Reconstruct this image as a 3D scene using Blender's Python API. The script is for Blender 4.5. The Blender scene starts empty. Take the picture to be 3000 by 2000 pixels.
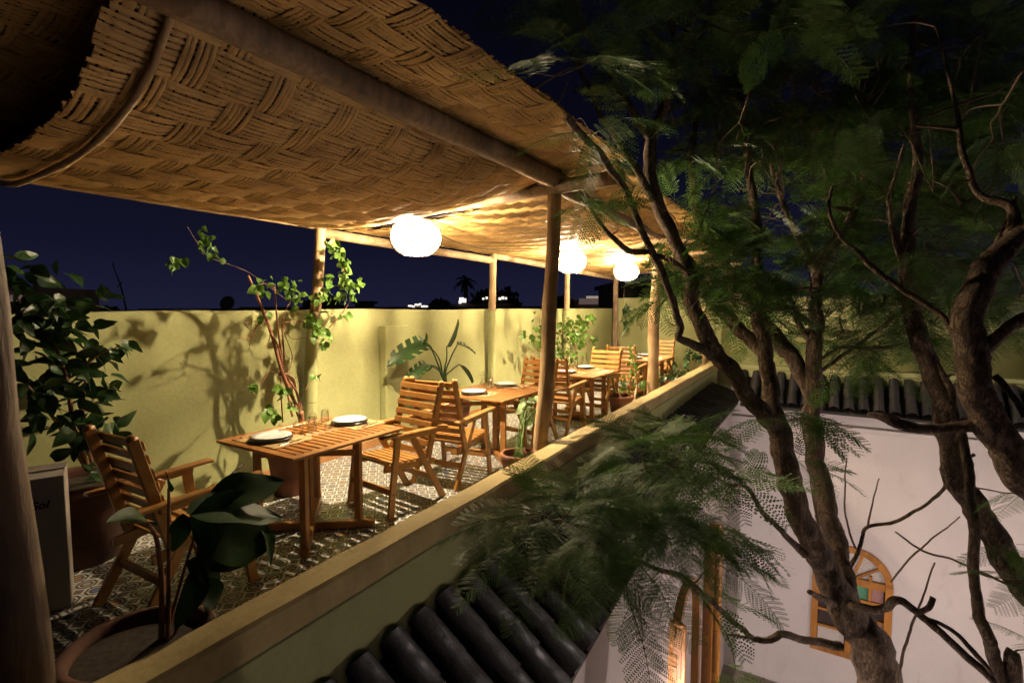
import bpy, math, random
from mathutils import Vector, Matrix, noise
random.seed(7)
R = random.Random(11)
scene = bpy.context.scene
col = scene.collection

# ------------------------------------------------------------------ camera
EYE = 1.75
F = 1500.0                      # focal length in pixels of the 3000 px wide photograph (18 mm on 36 mm)
PITCH = math.atan(100 / F)
YAW = math.atan(920 / math.hypot(F, 100))
FW = Vector((math.cos(YAW) * math.cos(PITCH), math.sin(YAW) * math.cos(PITCH), -math.sin(PITCH)))
RT = Vector((math.sin(YAW), -math.cos(YAW), 0))
UP = RT.cross(FW)
CAM = Vector((0, 0, EYE))
cam_d = bpy.data.cameras.new('camera')
cam = bpy.data.objects.new('camera', cam_d)
col.objects.link(cam)
cam_d.sensor_width = 36
cam_d.lens = 36 * F / 3000
cam_d.clip_start = 0.05
cam_d.clip_end = 3000
mrot = Matrix((RT, UP, -FW)).transposed()
cam.matrix_world = Matrix.Translation(CAM) @ mrot.to_4x4()
cam_d.dof.use_dof = True
cam_d.dof.focus_distance = 5.0
cam_d.dof.aperture_fstop = 5.6
scene.camera = cam

# ------------------------------------------------------------------ world: clear night sky over a city
world = bpy.data.worlds.new('World')
scene.world = world
world.use_nodes = True
nt = world.node_tree
nt.nodes.clear()
_out = nt.nodes.new('ShaderNodeOutputWorld')
_bg = nt.nodes.new('ShaderNodeBackground')
_geo = nt.nodes.new('ShaderNodeTexCoord')
_sep = nt.nodes.new('ShaderNodeSeparateXYZ')
_rmp = nt.nodes.new('ShaderNodeValToRGB')
nt.links.new(_geo.outputs['Generated'], _sep.inputs[0])
nt.links.new(_sep.outputs['Z'], _rmp.inputs[0])
nt.links.new(_rmp.outputs[0], _bg.inputs[0])
nt.links.new(_bg.outputs[0], _out.inputs[0])
cr = _rmp.color_ramp
cr.elements[0].position = 0.0
cr.elements[0].color = (0.33, 0.36, 1.0, 1)
cr.elements[1].position = 0.6
cr.elements[1].color = (0.03, 0.035, 0.10, 1)
e_ = cr.elements.new(0.10); e_.color = (0.19, 0.20, 0.60, 1)
e_ = cr.elements.new(0.28); e_.color = (0.075, 0.08, 0.24, 1)
_bg.inputs[1].default_value = 0.0135

fill_sun_d = bpy.data.lights.new('night_fill', 'SUN')  # faint bluish fill, added; no moon is in view
moon = bpy.data.objects.new('night_fill', fill_sun_d)
col.objects.link(moon)
fill_sun_d.energy = 0.004
fill_sun_d.angle = math.radians(0.5)
fill_sun_d.color = (0.75, 0.83, 1.0)
moon.rotation_euler = (math.radians(40), 0, math.radians(120))

scene.view_settings.view_transform = 'Standard'
scene.view_settings.look = 'None'
scene.view_settings.gamma = 1.0
scene.view_settings.exposure = 1.32
scene.view_settings.use_curve_mapping = False
scene.cycles.max_bounces = 6
scene.cycles.diffuse_bounces = 1
scene.cycles.transparent_max_bounces = 12
scene.cycles.sample_clamp_indirect = 4.0
LAMP_W = 195.0
SHADE_W = 6.0
YARD_W = 108.0

# ------------------------------------------------------------------ pixel helpers (2352 px wide view of the photograph)
K = 3000.0 / 2352.0
def ray(u, v):
    return FW * F + RT * (u * K - 1500) - UP * (v * K - 1000)
def at_z(u, v, z):
    d = ray(u, v); return CAM + d * ((z - EYE) / d.z)
def at_y(u, v, y):
    d = ray(u, v); return CAM + d * (y / d.y)
def at_x(u, v, x):
    d = ray(u, v); return CAM + d * (x / d.x)
def at_d(u, v, depth):
    return CAM + ray(u, v) * (depth / F)

# ------------------------------------------------------------------ materials
def new_mat(name):
    m = bpy.data.materials.new(name); m.use_nodes = True
    n = m.node_tree.nodes; n.clear()
    o = n.new('ShaderNodeOutputMaterial'); b = n.new('ShaderNodeBsdfPrincipled')
    m.node_tree.links.new(b.outputs[0], o.inputs[0])
    return m, m.node_tree, b
def N(t, typ, **kw):
    n = t.nodes.new(typ)
    for k, v in kw.items():
        if k in n.inputs: n.inputs[k].default_value = v
        else: setattr(n, k, v)
    return n
def ramp(t, fac, stops):
    r = t.nodes.new('ShaderNodeValToRGB')
    el = r.color_ramp.elements
    el[0].position, el[0].color = stops[0][0], (*stops[0][1], 1)
    el[1].position, el[1].color = stops[-1][0], (*stops[-1][1], 1)
    for p, c in stops[1:-1]:
        e = el.new(p); e.color = (*c, 1)
    t.links.new(fac, r.inputs[0]); return r.outputs[0]
def mixc(t, fac, a, b, mode='MIX'):
    m = t.nodes.new('ShaderNodeMix'); m.data_type = 'RGBA'; m.blend_type = mode
    for s, v in ((0, fac), (6, a), (7, b)):
        if hasattr(v, 'links') or hasattr(v, 'is_linked'): t.links.new(v, m.inputs[s])
        elif s == 0: m.inputs[0].default_value = v
        else: m.inputs[s].default_value = (*v, 1)
    return m.outputs[2]
def bump(t, b, h, strength=0.3, dist=0.01):
    bp = t.nodes.new('ShaderNodeBump'); bp.inputs['Strength'].default_value = strength
    bp.inputs['Distance'].default_value = dist
    t.links.new(h, bp.inputs['Height']); t.links.new(bp.outputs[0], b.inputs['Normal'])
def mapping(t, scale=(1, 1, 1), coord='Object'):
    tc = t.nodes.new('ShaderNodeTexCoord'); mp = t.nodes.new('ShaderNodeMapping')
    mp.inputs['Scale'].default_value = scale
    t.links.new(tc.outputs[coord], mp.inputs[0]); return mp.outputs[0]
def world_pos(t, scale=(1, 1, 1)):
    g = t.nodes.new('ShaderNodeNewGeometry'); mp = t.nodes.new('ShaderNodeMapping')
    mp.inputs['Scale'].default_value = scale
    t.links.new(g.outputs['Position'], mp.inputs[0]); return mp.outputs[0]

def plaster(name, c1, c2, scale=1.4, bs=0.25, rough=0.85, stain=None):
    m, t, b = new_mat(name)
    p = world_pos(t)
    n1 = N(t, 'ShaderNodeTexNoise', Scale=scale, Detail=6.0, Roughness=0.6); t.links.new(p, n1.inputs['Vector'])
    n2 = N(t, 'ShaderNodeTexNoise', Scale=38.0, Detail=4.0); t.links.new(p, n2.inputs['Vector'])
    c = ramp(t, n1.outputs[0], [(0.3, c1), (0.7, c2)])
    c = mixc(t, 0.25, c, n2.outputs[0], 'SOFT_LIGHT')
    if stain:
        n3 = N(t, 'ShaderNodeTexNoise', Scale=3.1, Detail=8.0, Roughness=0.7)
        p3 = world_pos(t, (1, 1, 0.35)); t.links.new(p3, n3.inputs['Vector'])
        f = ramp(t, n3.outputs[0], [(0.56, (0, 0, 0)), (0.74, (0.55, 0.55, 0.55))])
        c = mixc(t, f, c, stain)
    t.links.new(c, b.inputs['Base Color'])
    b.inputs['Roughness'].default_value = rough
    h = mixc(t, 0.5, n1.outputs[0], n2.outputs[0])
    bump(t, b, h, bs, 0.012)
    return m

def wood(name, c1, c2, rough=0.5, stretch=(3, 3, 30), bs=0.15, dark=None):
    m, t, b = new_mat(name)
    p = mapping(t, stretch)
    n1 = N(t, 'ShaderNodeTexNoise', Scale=1.6, Detail=7.0, Roughness=0.62, Distortion=0.4); t.links.new(p, n1.inputs['Vector'])
    c = ramp(t, n1.outputs[0], [(0.3, c1), (0.7, c2)])
    oi = t.nodes.new('ShaderNodeNewGeometry')
    c2_ = ramp(t, oi.outputs['Random Per Island'], [(0, (0.72, 0.70, 0.68)), (1, (1.12, 1.12, 1.12))])
    c = mixc(t, 1.0, c, c2_, 'MULTIPLY')
    if dark:
        n3 = N(t, 'ShaderNodeTexNoise', Scale=2.2, Detail=5.0); p3 = mapping(t, (1.5, 1.5, 1.5)); t.links.new(p3, n3.inputs['Vector'])
        f = ramp(t, n3.outputs[0], [(0.48, (0, 0, 0)), (0.68, (0.8, 0.8, 0.8))])
        c = mixc(t, f, c, dark)
    t.links.new(c, b.inputs['Base Color'])
    b.inputs['Roughness'].default_value = rough
    bump(t, b, n1.outputs[0], bs, 0.004 if bs < 0.6 else 0.012)
    return m

def leafmat(name, c1, c2, rough=0.45, trans=0.25, spec=0.3):
    m, t, b = new_mat(name)
    oi = t.nodes.new('ShaderNodeObjectInfo'); g = t.nodes.new('ShaderNodeNewGeometry')
    a = t.nodes.new('ShaderNodeMath'); a.operation = 'ADD'
    t.links.new(oi.outputs['Random'], a.inputs[0]); t.links.new(g.outputs['Random Per Island'], a.inputs[1])
    h = t.nodes.new('ShaderNodeMath'); h.operation = 'MULTIPLY'; h.inputs[1].default_value = 0.5
    t.links.new(a.outputs[0], h.inputs[0])
    c = ramp(t, h.outputs[0], [(0.15, c1), (0.85, c2)])
    t.links.new(c, b.inputs['Base Color'])
    b.inputs['Roughness'].default_value = rough
    b.inputs['Specular IOR Level'].default_value = spec
    tr = t.nodes.new('ShaderNodeBsdfTranslucent'); t.links.new(c, tr.inputs[0])
    mx = t.nodes.new('ShaderNodeMixShader'); mx.inputs[0].default_value = trans
    out = [n for n in t.nodes if n.type == 'OUTPUT_MATERIAL'][0]
    t.links.new(b.outputs[0], mx.inputs[1]); t.links.new(tr.outputs[0], mx.inputs[2]); t.links.new(mx.outputs[0], out.inputs[0])
    return m

def simple(name, c, rough=0.5, metal=0.0, nscale=20.0, var=0.15, bs=0.1, coat=0.0):
    m, t, b = new_mat(name)
    p = mapping(t)
    n1 = N(t, 'ShaderNodeTexNoise', Scale=nscale, Detail=5.0); t.links.new(p, n1.inputs['Vector'])
    lo = tuple(max(0, x * (1 - var)) for x in c); hi = tuple(min(1, x * (1 + var)) for x in c)
    t.links.new(ramp(t, n1.outputs[0], [(0.3, lo), (0.7, hi)]), b.inputs['Base Color'])
    b.inputs['Roughness'].default_value = rough
    b.inputs['Metallic'].default_value = metal
    b.inputs['Coat Weight'].default_value = coat
    if bs: bump(t, b, n1.outputs[0], bs, 0.004)
    return m

def emis(name, c, s):
    m, t, b = new_mat(name)
    b.inputs['Base Color'].default_value = (*c, 1)
    b.inputs['Emission Color'].default_value = (*c, 1)
    b.inputs['Emission Strength'].default_value = s
    return m

M = {}
M['green'] = plaster('green_plaster', (0.35, 0.35, 0.145), (0.41, 0.405, 0.18), 1.1, 0.25, stain=(0.28, 0.27, 0.105))
M['coping'] = plaster('tan_coping', (0.38, 0.28, 0.115), (0.52, 0.40, 0.175), 5.0, 0.4, stain=(0.27, 0.19, 0.075))
M['white'] = plaster('pink_white_plaster', (0.68, 0.60, 0.585), (0.76, 0.68, 0.665), 0.8, 0.2, stain=(0.56, 0.475, 0.45))
M['skirt'] = plaster('ochre_skirting', (0.36, 0.17, 0.06), (0.45, 0.22, 0.08), 6.0, 0.2)
M['teak'] = wood('oiled_teak', (0.36, 0.155, 0.035), (0.56, 0.27, 0.07), 0.38, (5, 5, 5), 0.12)
M['teak_table'] = wood('table_teak', (0.30, 0.115, 0.028), (0.46, 0.20, 0.05), 0.36, (5, 5, 5), 0.12)
M['teak_dark'] = wood('dark_teak', (0.26, 0.10, 0.025), (0.42, 0.18, 0.045), 0.4, (5, 5, 5), 0.12)
M['pole'] = wood('weathered_pole', (0.19, 0.12, 0.07), (0.42, 0.28, 0.17), 0.75, (13, 13, 2.2), 0.9, dark=(0.13, 0.085, 0.055))
M['pole_shaded'] = wood('shaded_pole', (0.10, 0.06, 0.035), (0.20, 0.125, 0.075), 0.75, (13, 13, 2.2), 0.9, dark=(0.07, 0.045, 0.03))  # pole wood darkened to stand in for shade on the near-left post
M['pole_pale'] = wood('pale_pole', (0.40, 0.25, 0.12), (0.62, 0.42, 0.22), 0.7, (13, 13, 2.0), 0.8, dark=(0.26, 0.155, 0.075))
def bark_mat(name, c1, c2, cd):
    m, t, b = new_mat(name); p = world_pos(t, (1, 1, 0.45))
    n1 = N(t, 'ShaderNodeTexNoise', Scale=26.0, Detail=9.0, Roughness=0.7, Distortion=0.8); t.links.new(p, n1.inputs['Vector'])
    n2 = N(t, 'ShaderNodeTexNoise', Scale=6.0, Detail=6.0, Roughness=0.65); t.links.new(p, n2.inputs['Vector'])
    v = N(t, 'ShaderNodeTexVoronoi', Scale=34.0, feature='DISTANCE_TO_EDGE'); pv = world_pos(t, (1, 1, 0.3))
    dv = mixc(t, 0.12, pv, n1.outputs[1]); t.links.new(dv, v.inputs['Vector'])
    c = ramp(t, n1.outputs[0], [(0.3, c1), (0.72, c2)])
    c = mixc(t, ramp(t, n2.outputs[0], [(0.45, (0, 0, 0)), (0.62, (0.85, 0.85, 0.85))]), c, cd)
    cr_ = ramp(t, v.outputs[0], [(0.0, (0.25, 0.25, 0.25)), (0.10, (1, 1, 1))]); c = mixc(t, 0.8, c, cr_, 'MULTIPLY')
    t.links.new(c, b.inputs['Base Color']); b.inputs['Roughness'].default_value = 0.9
    h = mixc(t, 0.5, n1.outputs[0], cr_); bump(t, b, h, 1.0, 0.018)
    return m
M['bark'] = bark_mat('tree_bark', (0.15, 0.092, 0.058), (0.38, 0.255, 0.17), (0.09, 0.055, 0.036))
M['twig'] = wood('twig_bark', (0.11, 0.07, 0.045), (0.24, 0.155, 0.10), 0.8, (9, 9, 4), 0.3)
M['cane_stem'] = wood('vine_wood', (0.20, 0.075, 0.035), (0.36, 0.16, 0.075), 0.6, (9, 9, 3), 0.3)
M['door'] = wood('varnished_door', (0.42, 0.16, 0.03), (0.60, 0.27, 0.06), 0.32, (6, 6, 1), 0.12)
M['clay_shaded'] = simple('shaded_clay', (0.085, 0.034, 0.02), 0.9, 0, 7, 0.4, 0.3)  # terracotta with the near-left corner's shade put into its colour
M['terracotta'] = simple('terracotta', (0.24, 0.095, 0.05), 0.85, 0, 7, 0.35, 0.3)
M['soil'] = simple('soil', (0.04, 0.028, 0.02), 0.95, 0, 30, 0.5, 0.8)
def eave_tile_mat():
    m, t, b = new_mat('black_glazed_tile'); p = world_pos(t)
    n1 = N(t, 'ShaderNodeTexNoise', Scale=7.0, Detail=8.0, Roughness=0.7); t.links.new(p, n1.inputs['Vector'])
    n2 = N(t, 'ShaderNodeTexNoise', Scale=60.0, Detail=4.0); t.links.new(p, n2.inputs['Vector'])
    g_ = t.nodes.new('ShaderNodeObjectInfo')
    c = ramp(t, n1.outputs[0], [(0.40, (0.008, 0.008, 0.009)), (0.58, (0.018, 0.015, 0.014)), (0.72, (0.075, 0.042, 0.022))])
    c = mixc(t, 1.0, c, ramp(t, g_.outputs['Random'], [(0, (0.55, 0.55, 0.55)), (1, (1.5, 1.4, 1.3))]), 'MULTIPLY')
    t.links.new(c, b.inputs['Base Color'])
    t.links.new(ramp(t, n1.outputs[0], [(0.35, (0.38, 0.38, 0.38)), (0.65, (0.8, 0.8, 0.8))]), b.inputs['Roughness'])
    bump(t, b, mixc(t, 0.5, n1.outputs[0], n2.outputs[0]), 0.5, 0.008)
    return m
M['tile_black'] = eave_tile_mat()
M['porcelain'] = simple('white_porcelain', (0.78, 0.76, 0.73), 0.12, 0, 5, 0.02, 0)
M['dark_plate'] = simple('charger_plate', (0.035, 0.025, 0.02), 0.3, 0, 8, 0.2, 0)
M['steel'] = simple('steel', (0.62, 0.6, 0.57), 0.22, 1.0, 8, 0.05, 0)
M['cable'] = simple('dark_cable', (0.03, 0.022, 0.018), 0.6, 0, 20, 0.2, 0)
M['night'] = simple('night_wall', (0.05, 0.045, 0.045), 0.9, 0, 2, 0.4, 0)
M['far_wall'] = simple('far_house_wall', (0.30, 0.24, 0.20), 0.9, 0, 2, 0.2, 0)
M['ground'] = simple('city_ground', (0.05, 0.045, 0.04), 0.95, 0, 0.3, 0.3, 0)
M['yard'] = simple('courtyard_paving', (0.32, 0.26, 0.22), 0.6, 0, 4, 0.25, 0.1)
M['box_white'] = simple('white_carton', (0.46, 0.40, 0.36), 0.6, 0, 3, 0.05, 0)  # white lowered to carry the dimness of the left corner
M['ink'] = simple('print_ink', (0.03, 0.022, 0.02), 0.6, 0, 3, 0.05, 0)
M['straw'] = None
M['frond'] = leafmat('jacaranda_leaf', (0.05, 0.115, 0.02), (0.11, 0.21, 0.04), 0.5, 0.3)
M['vine'] = leafmat('vine_leaf', (0.06, 0.13, 0.02), (0.15, 0.27, 0.045), 0.42, 0.3)
M['shrub'] = leafmat('dark_shrub_leaf', (0.016, 0.045, 0.014), (0.035, 0.08, 0.022), 0.4, 0.12)  # leaf greens lowered, standing in for the weak light at far left
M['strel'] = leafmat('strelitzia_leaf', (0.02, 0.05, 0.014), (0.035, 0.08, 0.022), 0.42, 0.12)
M['rubber'] = leafmat('rubber_leaf', (0.008, 0.03, 0.006), (0.014, 0.042, 0.009), 0.45, 0.15, 0.06)  # foreground shade is put into this near-black green
M['varie'] = leafmat('variegated_leaf', (0.15, 0.34, 0.05), (0.55, 0.62, 0.40), 0.35, 0.3)
M['night_leaf'] = leafmat('night_foliage', (0.015, 0.025, 0.012), (0.03, 0.045, 0.02), 0.7, 0.1)
M['bulb'] = emis('bulb_glow', (1.0, 0.80, 0.52), 260)
M['lit_white'] = emis('lit_facade_lamp', (1.0, 0.86, 0.75), 0.6)
M['lit_window'] = emis('lit_far_window', (1.0, 0.85, 0.62), 0.12)
M['lit_screen'] = emis('lit_screen', (0.92, 0.95, 1.0), 0.05)
M['lit_wallpink'] = emis('lit_far_facade', (0.8, 0.55, 0.48), 0.045)

# reed cane, per-cane colour, leaf nodes and smoke stains
def cane_mat():
    m, t, b = new_mat('split_cane')
    g = t.nodes.new('ShaderNodeNewGeometry')
    c = ramp(t, g.outputs['Random Per Island'], [(0, (0.46, 0.25, 0.075)), (0.5, (0.66, 0.385, 0.125)), (1, (0.78, 0.50, 0.18))])
    p = world_pos(t, (1, 1, 1))
    n1 = N(t, 'ShaderNodeTexNoise', Scale=14.0, Detail=6.0, Roughness=0.65); t.links.new(p, n1.inputs['Vector'])
    c = mixc(t, ramp(t, n1.outputs[0], [(0.52, (0, 0, 0)), (0.74, (0.75, 0.75, 0.75))]), c, (0.14, 0.075, 0.03))
    n2 = N(t, 'ShaderNodeTexNoise', Scale=3.0, Detail=3.0); t.links.new(p, n2.inputs['Vector'])
    c = mixc(t, ramp(t, n2.outputs[0], [(0.45, (0, 0, 0)), (0.72, (0.65, 0.65, 0.65))]), c, (0.24, 0.13, 0.05))
    t.links.new(c, b.inputs['Base Color'])
    b.inputs['Roughness'].default_value = 0.55
    n3 = N(t, 'ShaderNodeTexNoise', Scale=70.0, Detail=3.0); t.links.new(p, n3.inputs['Vector'])
    bump(t, b, n3.outputs[0], 0.35, 0.004)
    return m
M['cane'] = cane_mat()

def straw_mat():
    m, t, b = new_mat('straw_placemat')
    w = N(t, 'ShaderNodeTexWave', Scale=55.0, Distortion=1.2); p = mapping(t); t.links.new(p, w.inputs['Vector'])
    n1 = N(t, 'ShaderNodeTexNoise', Scale=40.0, Detail=4.0); t.links.new(p, n1.inputs['Vector'])
    c = ramp(t, n1.outputs[0], [(0.3, (0.42, 0.25, 0.09)), (0.7, (0.66, 0.44, 0.19))])
    c = mixc(t, 0.5, c, w.outputs[0], 'SOFT_LIGHT')
    t.links.new(c, b.inputs['Base Color']); b.inputs['Roughness'].default_value = 0.7
    bump(t, b, w.outputs[0], 0.6, 0.004)
    return m
M['straw'] = straw_mat()

def floor_mat():
    """encaustic cement tile: black line-work of stars and hexagons on off-white, small blue and ochre fields"""
    m, t, b = new_mat('patterned_cement_tile')
    g = t.nodes.new('ShaderNodeNewGeometry'); sp = t.nodes.new('ShaderNodeSeparateXYZ'); t.links.new(g.outputs['Position'], sp.inputs[0])
    def mth(op, a, bb=None, cc=None):
        n = t.nodes.new('ShaderNodeMath'); n.operation = op
        for i, v in enumerate((a, bb, cc)):
            if v is None: continue
            if isinstance(v, (int, float)): n.inputs[i].default_value = v
            else: t.links.new(v, n.inputs[i])
        return n.outputs[0]
    S_ = 1 / 0.1333
    fx = mth('ABSOLUTE', mth('SUBTRACT', mth('FRACT', mth('MULTIPLY', sp.outputs[0], S_)), 0.5))
    fy = mth('ABSOLUTE', mth('SUBTRACT', mth('FRACT', mth('MULTIPLY', sp.outputs[1], S_)), 0.5))
    mx_ = mth('MAXIMUM', fx, fy); mn = mth('MINIMUM', fx, fy); sm = mth('ADD', fx, fy)
    def line(v, at, w):
        return mth('LESS_THAN', mth('ABSOLUTE', mth('SUBTRACT', v, at)), w)
    oct_ = mth('MAXIMUM', mx_, mth('MULTIPLY', sm, 0.7071))
    l = line(oct_, 0.20, 0.048)
    l = mth('MAXIMUM', l, line(oct_, 0.36, 0.05))
    l = mth('MAXIMUM', l, line(sm, 0.78, 0.034))
    l = mth('MAXIMUM', l, mth('MULTIPLY', mth('LESS_THAN', mn, 0.028), mth('GREATER_THAN', oct_, 0.36)))
    l = mth('MAXIMUM', l, mth('MULTIPLY', line(fx, fy, 0.022), mth('MULTIPLY', mth('GREATER_THAN', oct_, 0.2), mth('LESS_THAN', oct_, 0.36))))
    vor = N(t, 'ShaderNodeTexWhiteNoise')
    fl = t.nodes.new('ShaderNodeVectorMath'); fl.operation = 'FLOOR'
    sc_ = t.nodes.new('ShaderNodeVectorMath'); sc_.operation = 'SCALE'; sc_.inputs[3].default_value = S_
    cmb = t.nodes.new('ShaderNodeCombineXYZ'); t.links.new(sp.outputs[0], cmb.inputs[0]); t.links.new(sp.outputs[1], cmb.inputs[1])
    t.links.new(cmb.outputs[0], sc_.inputs[0]); t.links.new(sc_.outputs[0], fl.inputs[0]); t.links.new(fl.outputs[0], vor.inputs[0])
    hue = ramp(t, vor.outputs[0], [(0.0, (0.55, 0.52, 0.47)), (0.25, (0.10, 0.16, 0.34)), (0.5, (0.45, 0.22, 0.08)), (0.7, (0.52, 0.49, 0.44)), (1.0, (0.56, 0.53, 0.48))])
    t.nodes[-1].color_ramp.interpolation = 'CONSTANT'
    base = mixc(t, mth('LESS_THAN', oct_, 0.19), (0.70, 0.67, 0.63), hue)
    base = mixc(t, mth('GREATER_THAN', sm, 0.80), base, (0.16, 0.13, 0.10))
    n1 = N(t, 'ShaderNodeTexNoise', Scale=4.0, Detail=7.0); t.links.new(g.outputs['Position'], n1.inputs['Vector'])
    c = mixc(t, l, base, (0.035, 0.032, 0.032))
    c = mixc(t, ramp(t, n1.outputs[0], [(0.4, (0, 0, 0)), (0.75, (0.5, 0.5, 0.5))]), c, (0.20, 0.175, 0.15))
    t.links.new(c, b.inputs['Base Color'])
    b.inputs['Roughness'].default_value = 0.38
    bump(t, b, n1.outputs[0], 0.08, 0.01)
    return m
M['floor'] = floor_mat()

def glass_mat():
    m, t, b = new_mat('thin_glass')
    n = t.nodes; out = [x for x in n if x.type == 'OUTPUT_MATERIAL'][0]
    tr = n.new('ShaderNodeBsdfTransparent'); tr.inputs[0].default_value = (0.97, 0.98, 0.97, 1)
    gl = n.new('ShaderNodeBsdfGlossy'); gl.inputs['Roughness'].default_value = 0.04
    lw = n.new('ShaderNodeLayerWeight'); lw.inputs[0].default_value = 0.35
    a = n.new('ShaderNodeMath'); a.operation = 'MULTIPLY_ADD'; a.inputs[1].default_value = 0.75; a.inputs[2].default_value = 0.06
    t.links.new(lw.outputs['Facing'], a.inputs[0])
    mx = n.new('ShaderNodeMixShader'); t.links.new(a.outputs[0], mx.inputs[0])
    t.links.new(tr.outputs[0], mx.inputs[1]); t.links.new(gl.outputs[0], mx.inputs[2]); t.links.new(mx.outputs[0], out.inputs[0])
    return m
M['glass'] = glass_mat()
def pane_mat(name, c, rough=0.35):
    return simple(name, c, rough, 0, 60, 0.25, 0.4)
M['pane_frost'] = pane_mat('frosted_pane', (0.62, 0.55, 0.52))
M['pane_green'] = pane_mat('green_pane', (0.10, 0.30, 0.18))
M['pane_pink'] = pane_mat('pink_pane', (0.42, 0.22, 0.21))
M['pane_dark'] = pane_mat('dark_pane', (0.05, 0.035, 0.035), 0.1)
M['rattan'] = simple('bleached_rattan', (0.62, 0.50, 0.35), 0.7, 0, 20, 0.15, 0)
M['rattan_dark'] = simple('dark_rattan', (0.16, 0.09, 0.045), 0.7, 0, 20, 0.15, 0)
M['shade_glow'] = emis('glowing_rattan_shade', (1.0, 0.80, 0.52), SHADE_W / (math.pi * 0.86))
M['lamp_dark'] = simple('lantern_iron', (0.02, 0.03, 0.025), 0.5, 0.3, 12, 0.3, 0.1)

# ------------------------------------------------------------------ mesh helpers
class MB:
    def __init__(s): s.v = []; s.f = []; s.sm = []
    def add(s, vs, fs, smooth=False):
        o = len(s.v); s.v += [tuple(p) for p in vs]
        s.f += [tuple(i + o for i in f) for f in fs]; s.sm += [smooth] * len(fs)
    def box(s, c, d, rot=None, bev=0.0):
        x, y, z = d[0] / 2, d[1] / 2, d[2] / 2
        if bev and bev < min(x, y, z):
            vs = []
            for sz in (-1, 1):
                for (a, q) in ((-x + bev, -y), (x - bev, -y), (x, -y + bev), (x, y - bev), (x - bev, y), (-x + bev, y), (-x, y - bev), (-x, -y + bev)):
                    vs.append(Vector((a, q, sz * (z - bev))))
            for sz in (-1, 1):
                for (a, q) in ((-x + bev, -y + bev), (x - bev, -y + bev), (x - bev, y - bev), (-x + bev, y - bev)):
                    vs.append(Vector((a, q, sz * z)))
            fs = [(i, (i + 1) % 8, 8 + (i + 1) % 8, 8 + i) for i in range(8)]
            b0, t0 = 16, 20
            fs.append((19, 18, 17, 16)); fs.append((20, 21, 22, 23))
            for k, (i, j) in enumerate(((0, 1), (2, 3), (4, 5), (6, 7))):
                n = (k + 1) % 4
                fs.append((b0 + k, b0 + n, j, i)); fs.append((8 + i, 8 + j, t0 + n, t0 + k))
                fs.append((b0 + n, j + 1 if j < 7 else 0, j)); fs.append((t0 + n, 8 + j, 8 + (j + 1) % 8))
        else:
            vs = [Vector((a, q, e)) for e in (-z, z) for (a, q) in ((-x, -y), (x, -y), (x, y), (-x, y))]
            fs = [(3, 2, 1, 0), (4, 5, 6, 7), (0, 1, 5, 4), (1, 2, 6, 5), (2, 3, 7, 6), (3, 0, 4, 7)]
        c = Vector(c)
        if rot is not None: vs = [rot @ p for p in vs]
        s.add([p + c for p in vs], fs)
    def bar(s, a, b, w, h, upv=(0, 0, 1), bev=0.004):
        """box from a to b; w is its width sideways, h along upv"""
        a = Vector(a); b = Vector(b); d = b - a; L = d.length; x = d.normalized()
        y = Vector(upv).cross(x)
        if y.length < 1e-4: y = Vector((0, 1, 0)).cross(x)
        y.normalize(); z = x.cross(y)
        s.box((a + b) / 2, (L, w, h), Matrix((x, y, z)).transposed(), bev)
    def tube(s, pts, rad, n=8, cap=True, jit=0.0):
        pts = [Vector(p) for p in pts]
        if isinstance(rad, (int, float)): rad = [rad] * len(pts)
        vs = []; fs = []; ref = None
        for i, p in enumerate(pts):
            d = (pts[min(i + 1, len(pts) - 1)] - pts[max(i - 1, 0)]).normalized()
            if ref is None:
                ref = d.orthogonal().normalized()
            ref = (ref - d * ref.dot(d))
            if ref.length < 1e-5: ref = d.orthogonal()
            ref.normalize(); q = d.cross(ref)
            for k in range(n):
                a = 2 * math.pi * k / n
                r = rad[i] * (1 + (R.uniform(-jit, jit) if jit else 0))
                vs.append(p + (ref * math.cos(a) + q * math.sin(a)) * r)
        for i in range(len(pts) - 1):
            for k in range(n):
                k2 = (k + 1) % n
                fs.append((i * n + k, i * n + k2, (i + 1) * n + k2, (i + 1) * n + k))
        if cap:
            fs.append(tuple(range(n - 1, -1, -1))); m = (len(pts) - 1) * n
            fs.append(tuple(m + k for k in range(n)))
        s.add(vs, fs, True)
    def lathe(s, prof, n=24, c=(0, 0, 0), closed=False):
        vs = []; fs = []; c = Vector(c)
        for r, z in prof:
            for k in range(n):
                a = 2 * math.pi * k / n
                vs.append(c + Vector((r * math.cos(a), r * math.sin(a), z)))
        for i in range(len(prof) - 1):
            for k in range(n):
                k2 = (k + 1) % n
                fs.append((i * n + k, i * n + k2, (i + 1) * n + k2, (i + 1) * n + k))
        s.add(vs, fs, True)
    def mesh(s, name, mat):
        me = bpy.data.meshes.new(name); me.from_pydata(s.v, [], s.f)
        if mat: me.materials.append(mat)
        if any(s.sm): me.polygons.foreach_set('use_smooth', s.sm)
        me.update(); return me
    def build(s, name, mat, parent=None, world=None):
        return link(name, s.mesh(name, mat), parent, world)

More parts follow.
